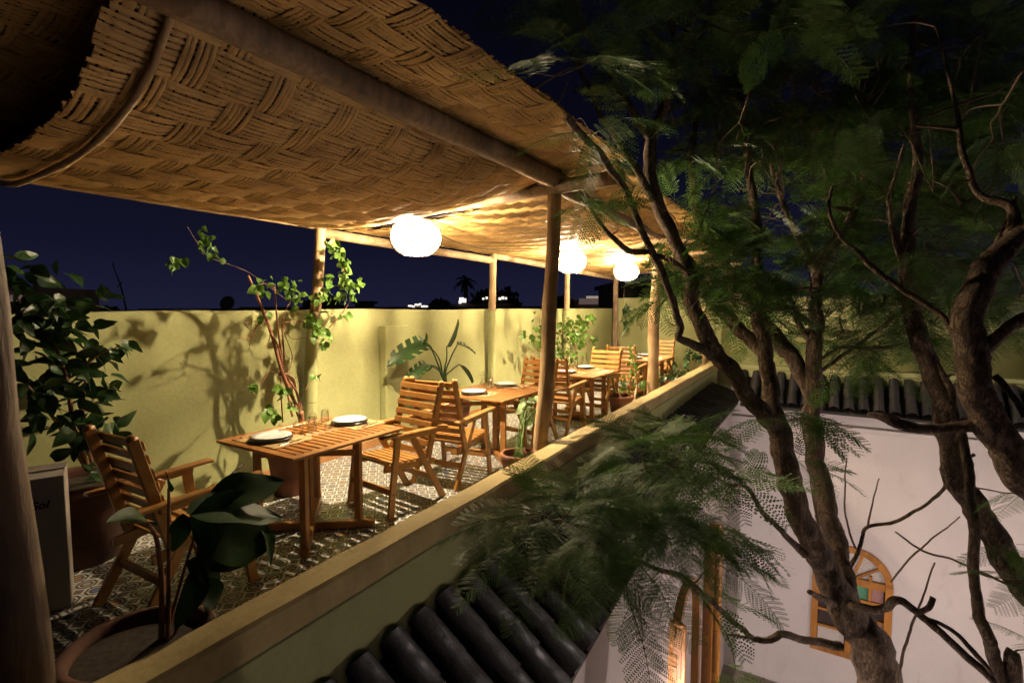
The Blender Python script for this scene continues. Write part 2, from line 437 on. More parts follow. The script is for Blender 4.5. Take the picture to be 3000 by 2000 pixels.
W = {}
def link(name, data, parent=None, world=None):
    o = bpy.data.objects.new(name, data); col.objects.link(o)
    w = world if world is not None else Matrix.Identity(4)
    o.matrix_basis = w
    if parent is not None:
        o.parent = parent; o.matrix_parent_inverse = W[parent.name].inverted()
    W[o.name] = w
    return o
def tag(o, label=None, cat=None, group=None, kind=None):
    if label: o['label'] = label
    if cat: o['category'] = cat
    if group: o['group'] = group
    if kind: o['kind'] = kind
    return o
def thing(name, loc=(0, 0, 0), label=None, cat=None, group=None, rz=0.0):
    w = Matrix.Translation(Vector(loc)) @ Matrix.Rotation(rz, 4, 'Z')
    return tag(link(name, None, None, w), label, cat, group)
KIDS = {}
def copy_tree(root, loc, rz, label):
    """a copy of a thing with copies of its parts and sub-parts"""
    r = root.copy(); col.objects.link(r)
    r.matrix_basis = Matrix.Translation(Vector(loc)) @ Matrix.Rotation(rz, 4, 'Z')
    W[r.name] = r.matrix_basis.copy(); r['label'] = label
    for ch in list(root.children):
        c = ch.copy(); col.objects.link(c); c.parent = r
        for g in list(ch.children):
            d = g.copy(); col.objects.link(d); d.parent = c
    return r
def smooth_path(pts, sub=6):
    """Catmull-Rom through tuples of any length"""
    out = []
    n = len(pts)
    for i in range(n - 1):
        p0 = pts[max(i - 1, 0)]; p1 = pts[i]; p2 = pts[i + 1]; p3 = pts[min(i + 2, n - 1)]
        for k in range(sub):
            t = k / sub
            out.append(tuple(0.5 * (2 * b + (c - a) * t + (2 * a - 5 * b + 4 * c - d) * t * t + (3 * b - a - 3 * c + d) * t ** 3) for a, b, c, d in zip(p0, p1, p2, p3)))
    out.append(tuple(pts[-1])); return out
def frame(x, up=(0, 0, 1), roll=0.0):
    x = Vector(x).normalized(); u = Vector(up)
    y = u.cross(x)
    if y.length < 1e-3: y = Vector((0, 1, 0))
    y.normalize(); z = x.cross(y)
    m = Matrix((x, y, z)).transposed()
    return (m @ Matrix.Rotation(roll, 3, 'X')).to_4x4()
# terrace dimensions
WALL_Y = 4.8; WALL_Z = 1.72; END_X = 13.0; PAR_Z = 0.55
def par_in(x): return 1.97 + 0.017 * x
def par_out(x): return 1.80 + 0.015 * x
FLOOR_YARD = -6.3

# ================================================================== setting
g = MB(); g.box((0, 0, FLOOR_YARD - 0.6), (4000, 4000, 0.2))
tag(g.build('ground', M['ground']), kind='structure')
g = MB(); g.box((5.5, -1.4, FLOOR_YARD - 0.05), (13.2, 6.4, 0.1))
tag(g.build('courtyard_floor', M['yard']), kind='structure')
# terrace slab (L shaped) with its tiles
g = MB(); g.box((5.95, 3.36, -0.11), (14.3, 2.88, 0.2)); g.box((12.55, -1.0, -0.11), (1.1, 5.84, 0.2))
floor = tag(g.build('terrace_floor', M['soil']), kind='structure')
TS = 0.2
tm = MB(); tm.box((0, 0, 0), (TS - 0.0015, TS - 0.0015, 0.012)); tile_me = tm.mesh('floor_tile', M['floor'])
spots = []
for i in range(-6, 65):
    for j in range(10, 24):
        x, y = (i + 0.5) * TS, (j + 0.5) * TS
        if y < par_in(x) + 0.02 or y > WALL_Y - 0.02 or x > END_X: continue
        q = Vector((x, y, 0)) - CAM; dep = q.dot(FW)
        if dep < 0.3: continue
        u = 1500 + F * q.dot(RT) / dep; v = 1000 - F * q.dot(UP) / dep
        vis = 150 < u < 2100 and v < 2050 and (x < 6.0 or y > 2.5) and y > par_in(x) + 0.4
        spots.append((0 if vis else 1, q.length, x, y))
spots.sort()
rest = MB()
for k, (vis, dd, x, y) in enumerate(spots):
    dz = R.uniform(-0.0012, 0.0012)
    if k < 300: link('tile', tile_me, floor, Matrix.Translation((x, y, -0.004 + dz)))
    else: rest.box((x, y, -0.004 + dz), (TS - 0.0015, TS - 0.0015, 0.012))
tag(rest.build('tile_field', M['floor'], floor), kind='stuff')

# ------------------------------------------------------------------ green walls of the terrace
def rough_wall(x0, y0, x1, y1, z0, z1, th, seg=40, amp=0.012, seed=0):
    """plaster wall with a slightly wavy top"""
    m = MB(); d = Vector((x1 - x0, y1 - y0, 0)); nrm = Vector((-d.y, d.x, 0)).normalized()
    vs = []; fs = []
    for i in range(seg + 1):
        t = i / seg; p = Vector((x0, y0, 0)) + d * t
        zt = z1 + amp * noise.noise(Vector((t * 9 + seed, seed, 0))) * 2
        for (o, z) in ((0, z0), (0, zt - 0.02), (0.02, zt), (th - 0.02, zt), (th, zt - 0.02), (th, z0)):
            vs.append(p + nrm * o + Vector((0, 0, z)))
    for i in range(seg):
        for k in range(5):
            a = i * 6 + k; fs.append((a, a + 6, a + 7, a + 1))
    fs.append((0, 1, 2, 3, 4, 5)); b = seg * 6; fs.append((b + 5, b + 4, b + 3, b + 2, b + 1, b))
    m.add(vs, fs); return m
bw = thing('terrace_wall', (6, WALL_Y, 0), 'long yellow-green plaster wall behind the row of dining tables', 'wall')
rough_wall(-1.2, WALL_Y, END_X + 0.2, WALL_Y, -0.2, WALL_Z, 0.18).build('wall_body', M['green'], bw)
g = MB(); g.box((4.83, WALL_Y - 0.06, 0.755), (0.42, 0.12, 1.53), bev=0.012); g.build('pilaster', M['green'], bw)
g = MB(); g.box((5.9, WALL_Y - 0.012, 0.05), (14, 0.02, 0.10), bev=0.003); g.build('skirting', M['skirt'], bw)
ew = thing('terrace_wall', (END_X, 0, 0), 'taller green plaster wall closing the far end of the terrace', 'wall')
rough_wall(END_X, WALL_Y - 0.003, END_X, -5.0, -0.2, 1.99, 0.2, seed=3).build('wall_body', M['green'], ew)

def parapet_mesh(pin, pout, zt, zb, x0, x1, seg, swap, amp, seed, hang=0.0):
    vs = []; fs = []; m = MB()
    for i in range(seg + 1):
        x = x0 + (x1 - x0) * i / seg
        a = pin(x) + hang + amp * noise.noise(Vector((x * 1.7, seed, 0))); b = pout(x) - hang + amp * noise.noise(Vector((x * 1.3, seed + 5, 0)))
        z = zt + amp * noise.noise(Vector((x * 2.1, seed + 9, 0)))
        bv = 0.014
        for (y, zz) in ((a, zb), (a, z - bv), (a - bv * math.copysign(1, a - b), z), (b + bv * math.copysign(1, a - b), z), (b, z - bv), (b, zb)):
            vs.append((y, x, zz) if swap else (x, y, zz))
    for i in range(seg):
        for k in range(6):
            a = i * 6 + k; b = i * 6 + (k + 1) % 6
            fs.append((a, b, b + 6, a + 6))
    fs.append((5, 4, 3, 2, 1, 0)); b = seg * 6; fs.append(tuple(b + k for k in range(6)))
    m.add(vs, fs); return m
pp = thing('parapet', (5, 1.9, 0), 'low green parapet with tan coping running from the foreground beside the dining tables', 'parapet')
parapet_mesh(par_in, par_out, PAR_Z - 0.135, -0.1, -1.0, 11.95, 60, False, 0.012, 1.0, -0.006).build('parapet_wall', M['green'], pp)
parapet_mesh(par_in, par_out, PAR_Z, PAR_Z - 0.13, -1.0, 11.95, 90, False, 0.012, 1.0).build('coping', M['coping'], pp)
pf = thing('parapet', (12, -1, 0), 'far low green parapet crossing behind the tree trunks above the black tiles', 'parapet')
parapet_mesh(lambda y: 12.10, lambda y: 11.955, 0.44, -0.1, 2.14, -4.9, 40, True, 0.008, 4.0, -0.004).build('parapet_wall', M['green'], pf)
parapet_mesh(lambda y: 12.10, lambda y: 11.955, 0.53, 0.443, 2.14, -4.9, 40, True, 0.008, 4.0).build('coping', M['green'], pf)

# ------------------------------------------------------------------ courtyard house below: white walls, arched window, doors
ch = thing('courtyard_house', (11.9, 0, FLOOR_YARD), 'pinkish white courtyard walls below the black tiled eaves, with arched window and doors', 'building')
XW = 11.95
def wall_with_arch(x, y0, y1, z0, z1, wy, ww, wz0, wz1, n=20):
    """wall in the plane X = x with an arched opening centred on wy"""
    r = ww / 2; sp = wz1 - r
    arc = [(wy + r * math.cos(math.pi * k / n), sp + r * math.sin(math.pi * k / n)) for k in range(n + 1)]
    m = MB()
    def q(a, b, c, d): m.add([(x, *a), (x, *b), (x, *c), (x, *d)], [(0, 1, 2, 3)])
    q((y0, z0), (wy + r, z0), (wy + r, z1), (y0, z1)); q((wy - r, z0), (y1, z0), (y1, z1), (wy - r, z1))
    q((wy + r, z0), (wy - r, z0), (wy - r, wz0), (wy + r, wz0))
    for (a, b) in zip(arc[:-1], arc[1:]):
        q(a, b, (b[0], z1), (a[0], z1))
    edge = [(wy + r, wz0)] + arc + [(wy - r, wz0)]
    for (a, b) in zip(edge, edge[1:] + edge[:1]):
        m.add([(x, *a), (x, *b), (x + 0.25, *b), (x + 0.25, *a)], [(0, 1, 2, 3)])
    return m
WY, WW, WZ0, WZ1 = -0.62, 1.34, -5.28, -2.98
wall_with_arch(XW, 1.7, -5.0, FLOOR_YARD, 0.1, WY, WW, WZ0, WZ1).build('wall', M['white'], ch)
g = MB(); g.box((5.45, 1.79, (FLOOR_YARD - 0.12) / 2), (13.2, 0.18, -FLOOR_YARD - 0.12)); g.build('wall', M['white'], ch)
g = MB(); g.box((5.45, -4.99, (FLOOR_YARD + 0.5) / 2), (12.97, 0.18, -FLOOR_YARD + 0.5)); g.build('wall', M['white'], ch)
g = MB(); g.box((XW + 0.3, -1.0, -3.2), (0.02, 6, 6)); g.build('room_back', M['pane_dark'], ch)
# ledge under the far eave
g = MB(); g.box((XW - 0.03, -1.6, -0.62), (0.06, 6.5, 0.07), bev=0.01); g.build('moulding', M['white'], ch)
# arched window
g = MB(); r = WW / 2; sp = WZ1 - r; n = 24; xs = XW + 0.03
def arch_ring(m, r0, r1, x0, x1, wy, sp, zb, n=24):
    o = [(wy + r1, zb)] + [(wy + r1 * math.cos(math.pi * k / n), sp + r1 * math.sin(math.pi * k / n)) for k in range(n + 1)] + [(wy - r1, zb)]
    i = [(wy + r0, zb)] + [(wy + r0 * math.cos(math.pi * k / n), sp + r0 * math.sin(math.pi * k / n)) for k in range(n + 1)] + [(wy - r0, zb)]
    for k in range(len(o) - 1):
        m.add([(x0, *o[k]), (x0, *o[k + 1]), (x0, *i[k + 1]), (x0, *i[k]), (x1, *o[k]), (x1, *o[k + 1]), (x1, *i[k + 1]), (x1, *i[k])],
              [(0, 1, 2, 3), (0, 4, 5, 1), (3, 2, 6, 7), (7, 6, 5, 4)])
arch_ring(g, r - 0.12, r - 0.002, XW - 0.05, XW + 0.05, WY, sp, WZ0)
g.box((XW, WY, WZ0 + 0.06), (0.104, WW - 0.25, 0.12)); g.box((XW, WY, sp - 0.02), (0.08, WW - 0.25, 0.14)); g.box((XW, WY, sp - 0.40), (0.07, WW - 0.25, 0.08))
g.box((XW + 0.002, WY, (WZ0 + sp) / 2), (0.09, 0.13, sp - WZ0 - 0.1))
for s_ in (-1, 1):
    g.box((XW + 0.001, WY + s_ * 0.31, (sp - 0.1)), (0.05, 0.05, 0.5))
    for z in (-4.75, -4.4): g.box((XW + 0.004, WY + s_ * 0.31, z), (0.05, 0.48, 0.05))
win = g.build('window', M['door'], ch)
g = MB()
for a in (36, 72, 108, 144):
    g.bar((XW, WY + 0.1 * math.cos(math.radians(a)), sp + 0.1 * math.sin(math.radians(a))), (XW, WY + (r - .1) * math.cos(math.radians(a)), sp + (r - .1) * math.sin(math.radians(a))), 0.05, 0.045, (1, 0, 0))
g.build('glazing_bar', M['door'], win)
def pane(y0, y1, z0, z1, mt):
    m = MB(); m.box((XW + 0.035, (y0 + y1) / 2, (z0 + z1) / 2), (0.008, abs(y1 - y0), z1 - z0)); m.build('pane', M[mt], win)
m = MB(); arc = [(XW + 0.04, WY, sp)] + [(XW + 0.04, WY + (r - .1) * math.cos(math.pi * k / 20), sp + (r - .1) * math.sin(math.pi * k / 20)) for k in range(21)]
m.add(arc, [(0, k, k + 1) for k in range(1, 21)]); m.build('fanlight', M['pane_frost'], win)
for s_, tints in ((1, ('pane_frost', 'pane_green')), (-1, ('pane_green', 'pane_pink'))):
    yc = WY + s_ * 0.31
    pane(yc + 0.22, yc + 0.03, sp - 0.36, sp - 0.1, tints[0]); pane(yc - 0.03, yc - 0.22, sp - 0.36, sp - 0.1, tints[1])
    pane(yc + 0.23, yc - 0.23, -4.38, sp - 0.45, 'pane_dark'); pane(yc + 0.23, yc - 0.23, -4.72, -4.43, 'pane_pink' if s_ < 0 else 'pane_dark'); pane(yc + 0.23, yc - 0.23, WZ0 + 0.12, -4.78, 'pane_frost')
# doors on the left courtyard wall, opened out into the yard
def leaf_door(x, y0, y1, z1, name='door'):
    m = MB(); m.box((x, (y0 + y1) / 2, (FLOOR_YARD + z1) / 2), (0.05, abs(y1 - y0), z1 - FLOOR_YARD), bev=0.008)
    d = m.build(name, M['door'], ch)
    for k in range(4):
        zz = FLOOR_YARD + 0.25 + k * (z1 - FLOOR_YARD - 0.2) / 4; hh = (z1 - FLOOR_YARD - 0.2) / 4 - 0.16
        m = MB(); m.box((x - 0.03, (y0 + y1) / 2, zz + hh / 2 + 0.05), (0.02, abs(y1 - y0) - 0.10, hh), bev=0.006); m.build('panel', M['teak_dark'], d)
leaf_door(9.35, 1.70, 1.53, -2.3); leaf_door(9.75, 1.70, 1.45, -2.2); leaf_door(7.0, 1.70, 1.48, -2.6)
g = MB()
for k in range(17):
    a0, a1 = math.pi * k / 16, math.pi * (k + 1) / 16
    if k == 16: break
    p = lambda a: (7.75 + 0.75 * math.cos(a), 1.65, -3.2 + 0.75 * math.sin(a))
    g.bar(p(a0), p(a1), 0.12, 0.12, (0, 1, 0), 0.0)
g.box((8.5, 1.651, -4.75), (0.13, 0.13, 3.1)); g.box((7.0, 1.651, -4.75), (0.13, 0.13, 3.1))
g.build('door_frame', M['door'], ch)

# ------------------------------------------------------------------ black glazed tile eaves
def tile_piece(length, r0, r1, up, th=0.012, n=7):
    """half-round tile running along +X, r0 at x = 0, r1 at the end; up = cap, else pan"""
    vs = []; fs = []
    for x, r in ((0, r0), (length, r1)):
        for rr in (r, r - th):
            for k in range(n):
                a = math.pi * k / (n - 1)
                vs.append((x, rr * math.cos(a), (rr * math.sin(a)) * (1 if up else -1)))
    for ring in (0, n):
        for k in range(n - 1):
            a = ring + k; b = 2 * n + ring + k
            fs.append((a, a + 1, b + 1, b))
    for e in (0, 2 * n):
        for k in range(n - 1): fs.append((e + k, e + k + 1, e + n + k + 1, e + n + k))
    m = MB(); m.add(vs, fs, True); return m.mesh('roof_tile', M['tile_black'])
cap_me = tile_piece(0.36, 0.075, 0.092, True); pan_me = tile_piece(0.36, 0.085, 0.075, False)
def eave(label, cols, base):
    """cols: list of (top point, bottom point); each column carries overlapping tiles"""
    e = thing('tiled_eave', base, label, 'eave')
    dm = MB()
    for i, (a, b) in enumerate(cols):
        d = b - a; L = d.length
        for is_cap in (True, False):
            nt_ = max(2, round(L / 0.30))
            for k in range(nt_):
                p = a + d * (k / nt_)
                side = Vector((0, 0, 0))
                if not is_cap:
                    j = min(i + 1, len(cols) - 1); side = (cols[j][0] - cols[j - 1][0]) / 2
                w = Matrix.Translation(p + side + Vector((R.uniform(-.004, .004), R.uniform(-.004, .004), (0.012 if is_cap else 0.0) + R.uniform(-.003, .003)))) @ frame(d, roll=R.uniform(-.05, .05)) @ Matrix.Rotation(0.035, 4, 'Y')
                s_ = (L / nt_ + 0.05) / 0.36
                w = w @ Matrix.Diagonal((s_, 1, 1, 1))
                link('roof_tile', cap_me if is_cap else pan_me, e, w)
    m = MB()
    for (c0, c1) in zip(cols[:-1], cols[1:]):
        o = Vector((0, 0, -0.10))
        m.add([c0[0] + o, c0[1] + o, c1[1] + o, c1[0] + o, c0[0] + o * 1.5, c0[1] + o * 1.5, c1[1] + o * 1.5, c1[0] + o * 1.5], [(0, 1, 2, 3), (4, 7, 6, 5), (1, 5, 6, 2)])
    m.build('eave_board', M['tile_black'], e)
cols = []
x = 0.95
while x < 11.6:
    t = min(max((x - 2.5) / 5.5, 0), 1)
    lo_y = 1.24 + 0.14 * t; lo_z = -0.36 + 0.32 * t
    if x > 11.1: break
    cols.append((Vector((x, par_out(x) + 0.01, 0.05 + 0.008 * x)), Vector((x, lo_y + 0.01 * (x - 5), lo_z))))
    x += 0.215
eave('black glazed tile eave sloping down from the near parapet', cols, (5, 1.8, 0.1))
cols = []
y = 1.45
while y > -4.8:
    cols.append((Vector((11.96, y, 0.36)), Vector((11.42, y, -0.14)))); y -= 0.235
eave('black tile eave along the far courtyard wall, behind the tree trunks', cols, (11.9, -1, 0.3))

# ================================================================== pergola of round poles
def gnarl(a, b, r0, r1, seg=14, bend=0.03, seed=0):
    a = Vector(a); b = Vector(b); pts = []; rad = []
    for i in range(seg + 1):
        t = i / seg; p = a.lerp(b, t)
        w = math.sin(math.pi * t) + 0.25
        p = p + Vector((noise.noise(Vector((t * 3, seed, 1))), noise.noise(Vector((t * 3, seed, 7))), noise.noise(Vector((t * 3, seed, 13))) * 0.6)) * bend * w
        pts.append(p); rad.append((r0 + (r1 - r0) * t) * (1 + 0.08 * noise.noise(Vector((t * 9, seed, 3)))))
    m = MB(); m.tube(pts, rad, 12, jit=0.025); return m
pg = thing('pergola', (4.0, 3.4, 0), 'timber pergola of rough round poles over the dining terrace', 'pergola')
FP = 2.03                               # front pole line
posts = [((0.545, 2.12, 0), (0.425, 2.13, 2.80), 0.066, 'pole_shaded'), ((4.00, 2.17, 0), (4.16, 2.10, 2.84), 0.066, 'pole_pale'), ((8.2, 2.36, 0), (8.22, 2.32, 2.80), 0.085, 'pole_pale'),
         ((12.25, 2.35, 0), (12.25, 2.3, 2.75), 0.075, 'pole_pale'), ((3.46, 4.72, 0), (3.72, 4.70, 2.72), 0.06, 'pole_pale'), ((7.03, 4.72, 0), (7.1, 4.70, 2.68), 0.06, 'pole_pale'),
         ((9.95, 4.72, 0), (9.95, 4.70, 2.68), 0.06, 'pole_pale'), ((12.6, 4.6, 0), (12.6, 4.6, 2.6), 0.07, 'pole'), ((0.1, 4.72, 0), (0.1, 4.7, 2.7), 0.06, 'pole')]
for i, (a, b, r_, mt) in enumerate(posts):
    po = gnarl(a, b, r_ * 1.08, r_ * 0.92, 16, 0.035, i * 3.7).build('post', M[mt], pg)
    if i in (4, 5, 6):
        t = 1.70 / b[2]; c = Vector(a).lerp(Vector(b), t)
        m = gnarl(a, b, r_ * 1.08 + 0.004, r_ * 0.92 + 0.004, 16, 0.035, i * 3.7); m.v = [(x, y, min(z, 1.70 + 0.012 * math.sin(x * 60))) for x, y, z in m.v]; m.build('painted_base', M['green'], po)
gnarl((-0.6, FP, 2.86), (4.3, FP + 0.05, 2.87), 0.062, 0.08, 20, 0.03, 31).build('beam', M['pole'], pg)
gnarl((4.05, FP + 0.14, 2.88), (8.4, FP + 0.25, 2.86), 0.07, 0.06, 20, 0.03, 32).build('beam', M['pole'], pg)
gnarl((8.15, FP + 0.20, 2.90), (12.7, FP + 0.25, 2.80), 0.065, 0.06, 20, 0.03, 33).build('beam', M['pole'], pg)
gnarl((-0.5, 4.75, 2.66), (3.7, 4.75, 2.64), 0.05, 0.05, 16, 0.02, 34).build('rail', M['pole_pale'], pg)
gnarl((3.75, 4.72, 2.56), (7.15, 4.72, 2.52), 0.055, 0.055, 16, 0.02, 35).build('rail', M['pole_pale'], pg)
gnarl((7.15, 4.72, 2.60), (12.7, 4.7, 2.50), 0.055, 0.05, 16, 0.02, 36).build('rail', M['pole_pale'], pg)
gnarl((4.12, 1.45, 2.82), (4.12, 4.85, 2.70), 0.062, 0.05, 16, 0.03, 37).build('cross_pole', M['pole'], pg)
gnarl((8.2, 1.6, 2.82), (8.2, 4.85, 2.66), 0.06, 0.05, 16, 0.03, 38).build('cross_pole', M['pole_pale'], pg)
gnarl((10.1, 1.7, 2.80), (10.1, 4.85, 2.62), 0.05, 0.045, 16, 0.03, 39).build('cross_pole', M['pole_pale'], pg)
gnarl((12.45, 1.6, 2.72), (12.45, 4.85, 2.56), 0.05, 0.045, 16, 0.03, 40).build('cross_pole', M['pole'], pg)

# ------------------------------------------------------------------ woven reed mats lying over the poles
def lerp(a, b, t): return a + (b - a) * t
def sag_surface(x0, x1, zf0, zf1, zb0, zb1, s0, s1, front, yb=4.86, lift=0.0, pw=4, hold=None):
    def S(x, y):
        t = (x - x0) / (x1 - x0); zf = lerp(zf0, zf1, t); zb = lerp(zb0, zb1, t); s = lerp(s0, s1, t) if not hold else s0
        y0 = FP + 0.02
        if y <= y0:
            return zf + (y0 - y) * lift + 0.015 * noise.noise(Vector((x * 1.5, y * 2, 4)))
        k = min((y - y0) / (4.74 - y0), 1.12)
        base = lerp(zf, zb, k)
        kk = min(k, 1); kc = 0.52
        shp = 1 - (1 - kk / kc) ** pw if kk < kc else 1 - ((kk - kc) / (1 - kc)) ** 2
        if hold: s *= 1 - (1 - s1 / s0) * max(0, min(1, (x - hold) / (x1 - hold))) ** 1.5
        return base - s * shp + 0.02 * noise.noise(Vector((x * 1.1, y * 1.3, 2)))
    return S
def reed_mat(label, x0, x1, y0, y1, S, wa, na, wy, ny, over, amp, singles, base, ragged=0.02, zoff=0.0):
    """wa/na: width and cane count of the bundles along X; wy/ny: of the bundles along Y; over(i, j) is True where the Y bundle shows below"""
    e = thing('reed_mat', base, label, 'reed mat')
    NA = int(math.ceil((y1 - y0) / wa)); NY = int(math.ceil((x1 - x0) / wy))
    tab = [(0.0, y0)]; xm = (x0 + x1) / 2
    for k in range(1, 401):
        ya, yb_ = lerp(y0, y1, (k - 1) / 400), lerp(y0, y1, k / 400)
        tab.append((tab[-1][0] + math.hypot(yb_ - ya, S(xm, yb_) - S(xm, ya)), yb_))
    AL = tab[-1][0]; NA = int(round(AL / wa)); wa = AL / NA
    def y_of(a):
        a = min(max(a, 0), AL); lo = min(int(a / AL * 400), 399)
        while lo > 0 and tab[lo][0] > a: lo -= 1
        while lo < 399 and tab[lo + 1][0] < a: lo += 1
        return lerp(tab[lo][1], tab[lo + 1][1], (a - tab[lo][0]) / (tab[lo + 1][0] - tab[lo][0]))
    def nrm(x, y):
        return Vector((0, -(S(x, y + .02) - S(x, y - .02)) / .04, 1)).normalized()
    joined = MB()
    def strip(path, wid, nrm_axis):
        # path of Vector, shallow arched section facing down
        vs = []; fs = []
        for i, p in enumerate(path):
            w = wid * (1 + 0.12 * math.sin(i * 0.9 + wid * 4000)) / 2
            nn = nrm(p.x, p.y); a = (nrm_axis - nn * nrm_axis.dot(nn)).normalized() * w
            vs += [p - a + nn * wid * 0.30, p, p + a + nn * wid * 0.30]
            if i:
                o = (i - 1) * 3
                fs += [(o, o + 1, o + 4, o + 3), (o + 1, o + 2, o + 5, o + 4)]
        return vs, fs
    count = 0
    def emit(path, wid, ax):
        nonlocal count
        vs, fs = strip(path, wid, ax)
        if singles and count < 300:
            m = MB(); m.add(vs, fs, True); m.build('cane', M['cane'], e); count += 1
        else: joined.add(vs, fs, True)
    cw = wa / na
    for i in range(NA):
        for c in range(na):
            y = y_of(i * wa + (c + 0.5) * cw + R.uniform(-0.15, 0.15) * cw)
            wid = cw * R.uniform(0.70, 0.94)
            xs_ = x0 - R.uniform(0, ragged); xe = x1 + R.uniform(0, ragged)
            path = []; steps = NY * 3
            ph = R.uniform(0, 6)
            for k in range(steps + 1):
                x = lerp(xs_, xe, k / steps)
                jf = (x - x0) / wy - 0.5; j0 = math.floor(jf); t = jf - j0
                f = lambda j: 1.0 if over(i, j) else -1.0
                t = t * t * (3 - 2 * t)
                off = lerp(f(j0), f(j0 + 1), t) * amp + R.uniform(-0.0012, 0.0012)
                path.append(Vector((x, y + 0.004 * math.sin(x * 2.3 + ph), S(x, y) + zoff)) + nrm(x, y) * off)
            emit(path, wid, Vector((0, 1, 0)))
    cw = wy / ny
    for j in range(NY):
        for c in range(ny):
            x = x0 + j * wy + (c + 0.5) * cw + R.uniform(-0.15, 0.15) * cw
            wid = cw * R.uniform(0.70, 0.94)
            ys_ = y0 - R.uniform(0, ragged); ye = y1 + R.uniform(0, ragged) * 0.4
            path = []; steps = NA * 4
            ph = R.uniform(0, 6)
            for k in range(steps + 1):
                al = lerp(0, AL, k / steps); y = y_of(al) + (ys_ - y0 if k == 0 else (ye - y1 if k == steps else 0))
                jf = al / wa - 0.5; j0 = math.floor(jf); t = jf - j0
                f = lambda i_: -1.0 if over(i_, j) else 1.0
                t = max(0.0, min(1.0, (t - 0.25) / 0.5)); t = t * t * (3 - 2 * t)
                off = lerp(f(j0), f(j0 + 1), t) * amp
                path.append(Vector((x + 0.003 * math.sin(y * 2.7 + ph), y, S(x, y) + zoff)) + nrm(x, y) * off)
            emit(path, wid, Vector((1, 0, 0)))
    if joined.v: tag(joined.build('woven_canes', M['cane'], e), kind='stuff')
    # added dark sheet above the canes, keeps the night from shining through the weave
    m = MB(); nx, nyv = 30, 24; vs = []; fs = []
    for a in range(nx + 1):
        for b in range(nyv + 1):
            x = lerp(x0, x1, a / nx); y = lerp(y0 + 0.03, y1 - 0.05, b / nyv)
            vs.append((x, y, S(x, y) + amp + 0.028 + zoff))
    for a in range(nx):
        for b in range(nyv):
            o = a * (nyv + 1) + b; fs.append((o, o + 1, o + nyv + 2, o + nyv + 1))
    m.add(vs, fs, True); m.build('dark_backing', M['soil'], e)
    return e
S1 = sag_surface(0.92, 4.15, 2.945, 2.945, 2.74, 2.74, 0.385, 0.10, 1.45, pw=4.5, hold=3.0)
reed_mat('sagging reed mat nearest the camera, wide plain bands with small cross blocks', 0.86, 4.10, 1.42, 4.86, S1, 0.20, 8, 0.125, 5, lambda i, j: (i + j) % 3 == 0, 0.0095, True, (2.5, 3.2, 2.7))
S2 = sag_surface(4.15, 8.2, 2.955, 2.96, 2.67, 2.64, 0.17, 0.13, 1.5)
reed_mat('reed mat of the middle bay above the second table, in dense basket weave', 4.17, 8.18, 1.55, 4.86, S2, 0.115, 5, 0.115, 5, lambda i, j: (i + j) % 4 < 2, 0.0125, True, (6.2, 3.2, 2.7))
S3 = sag_surface(8.2, 12.6, 2.97, 2.90, 2.70, 2.58, 0.10, 0.08, 1.6)
reed_mat('reed mat of the far bay beyond the third post', 8.26, 12.6, 1.65, 4.86, S3, 0.125, 5, 0.125, 5, lambda i, j: (i + j) % 4 < 2, 0.0125, True, (10.2, 3.2, 2.7))
S0 = sag_surface(-1.1, 1.4, 3.03, 3.03, 2.84, 2.84, 0.16, 0.16, 1.4)
reed_mat('dark unlit reed mat at the upper left corner, beyond the bent edge pole', -1.1, 1.40, 1.35, 4.9, S0, 0.20, 8, 0.125, 5, lambda i, j: (i + j) % 3 == 0, 0.009, True, (0, 3.2, 2.9))
# bent pole that follows the sag at the near edge of the first mat
pts = []
for k in range(19):
    y = lerp(1.95, 4.75, k / 18); pts.append(Vector((1.02 + 0.01 * math.sin(k), y, S1(1.0, y) - 0.035)))
m = MB(); m.tube(pts, [0.016 + 0.002 * math.sin(k * 1.7) for k in range(19)], 8, jit=0.03)
tag(m.build('bent_pole', M['pole_pale']), 'thin bent pole along the sagging near edge of the first reed mat', 'pole')

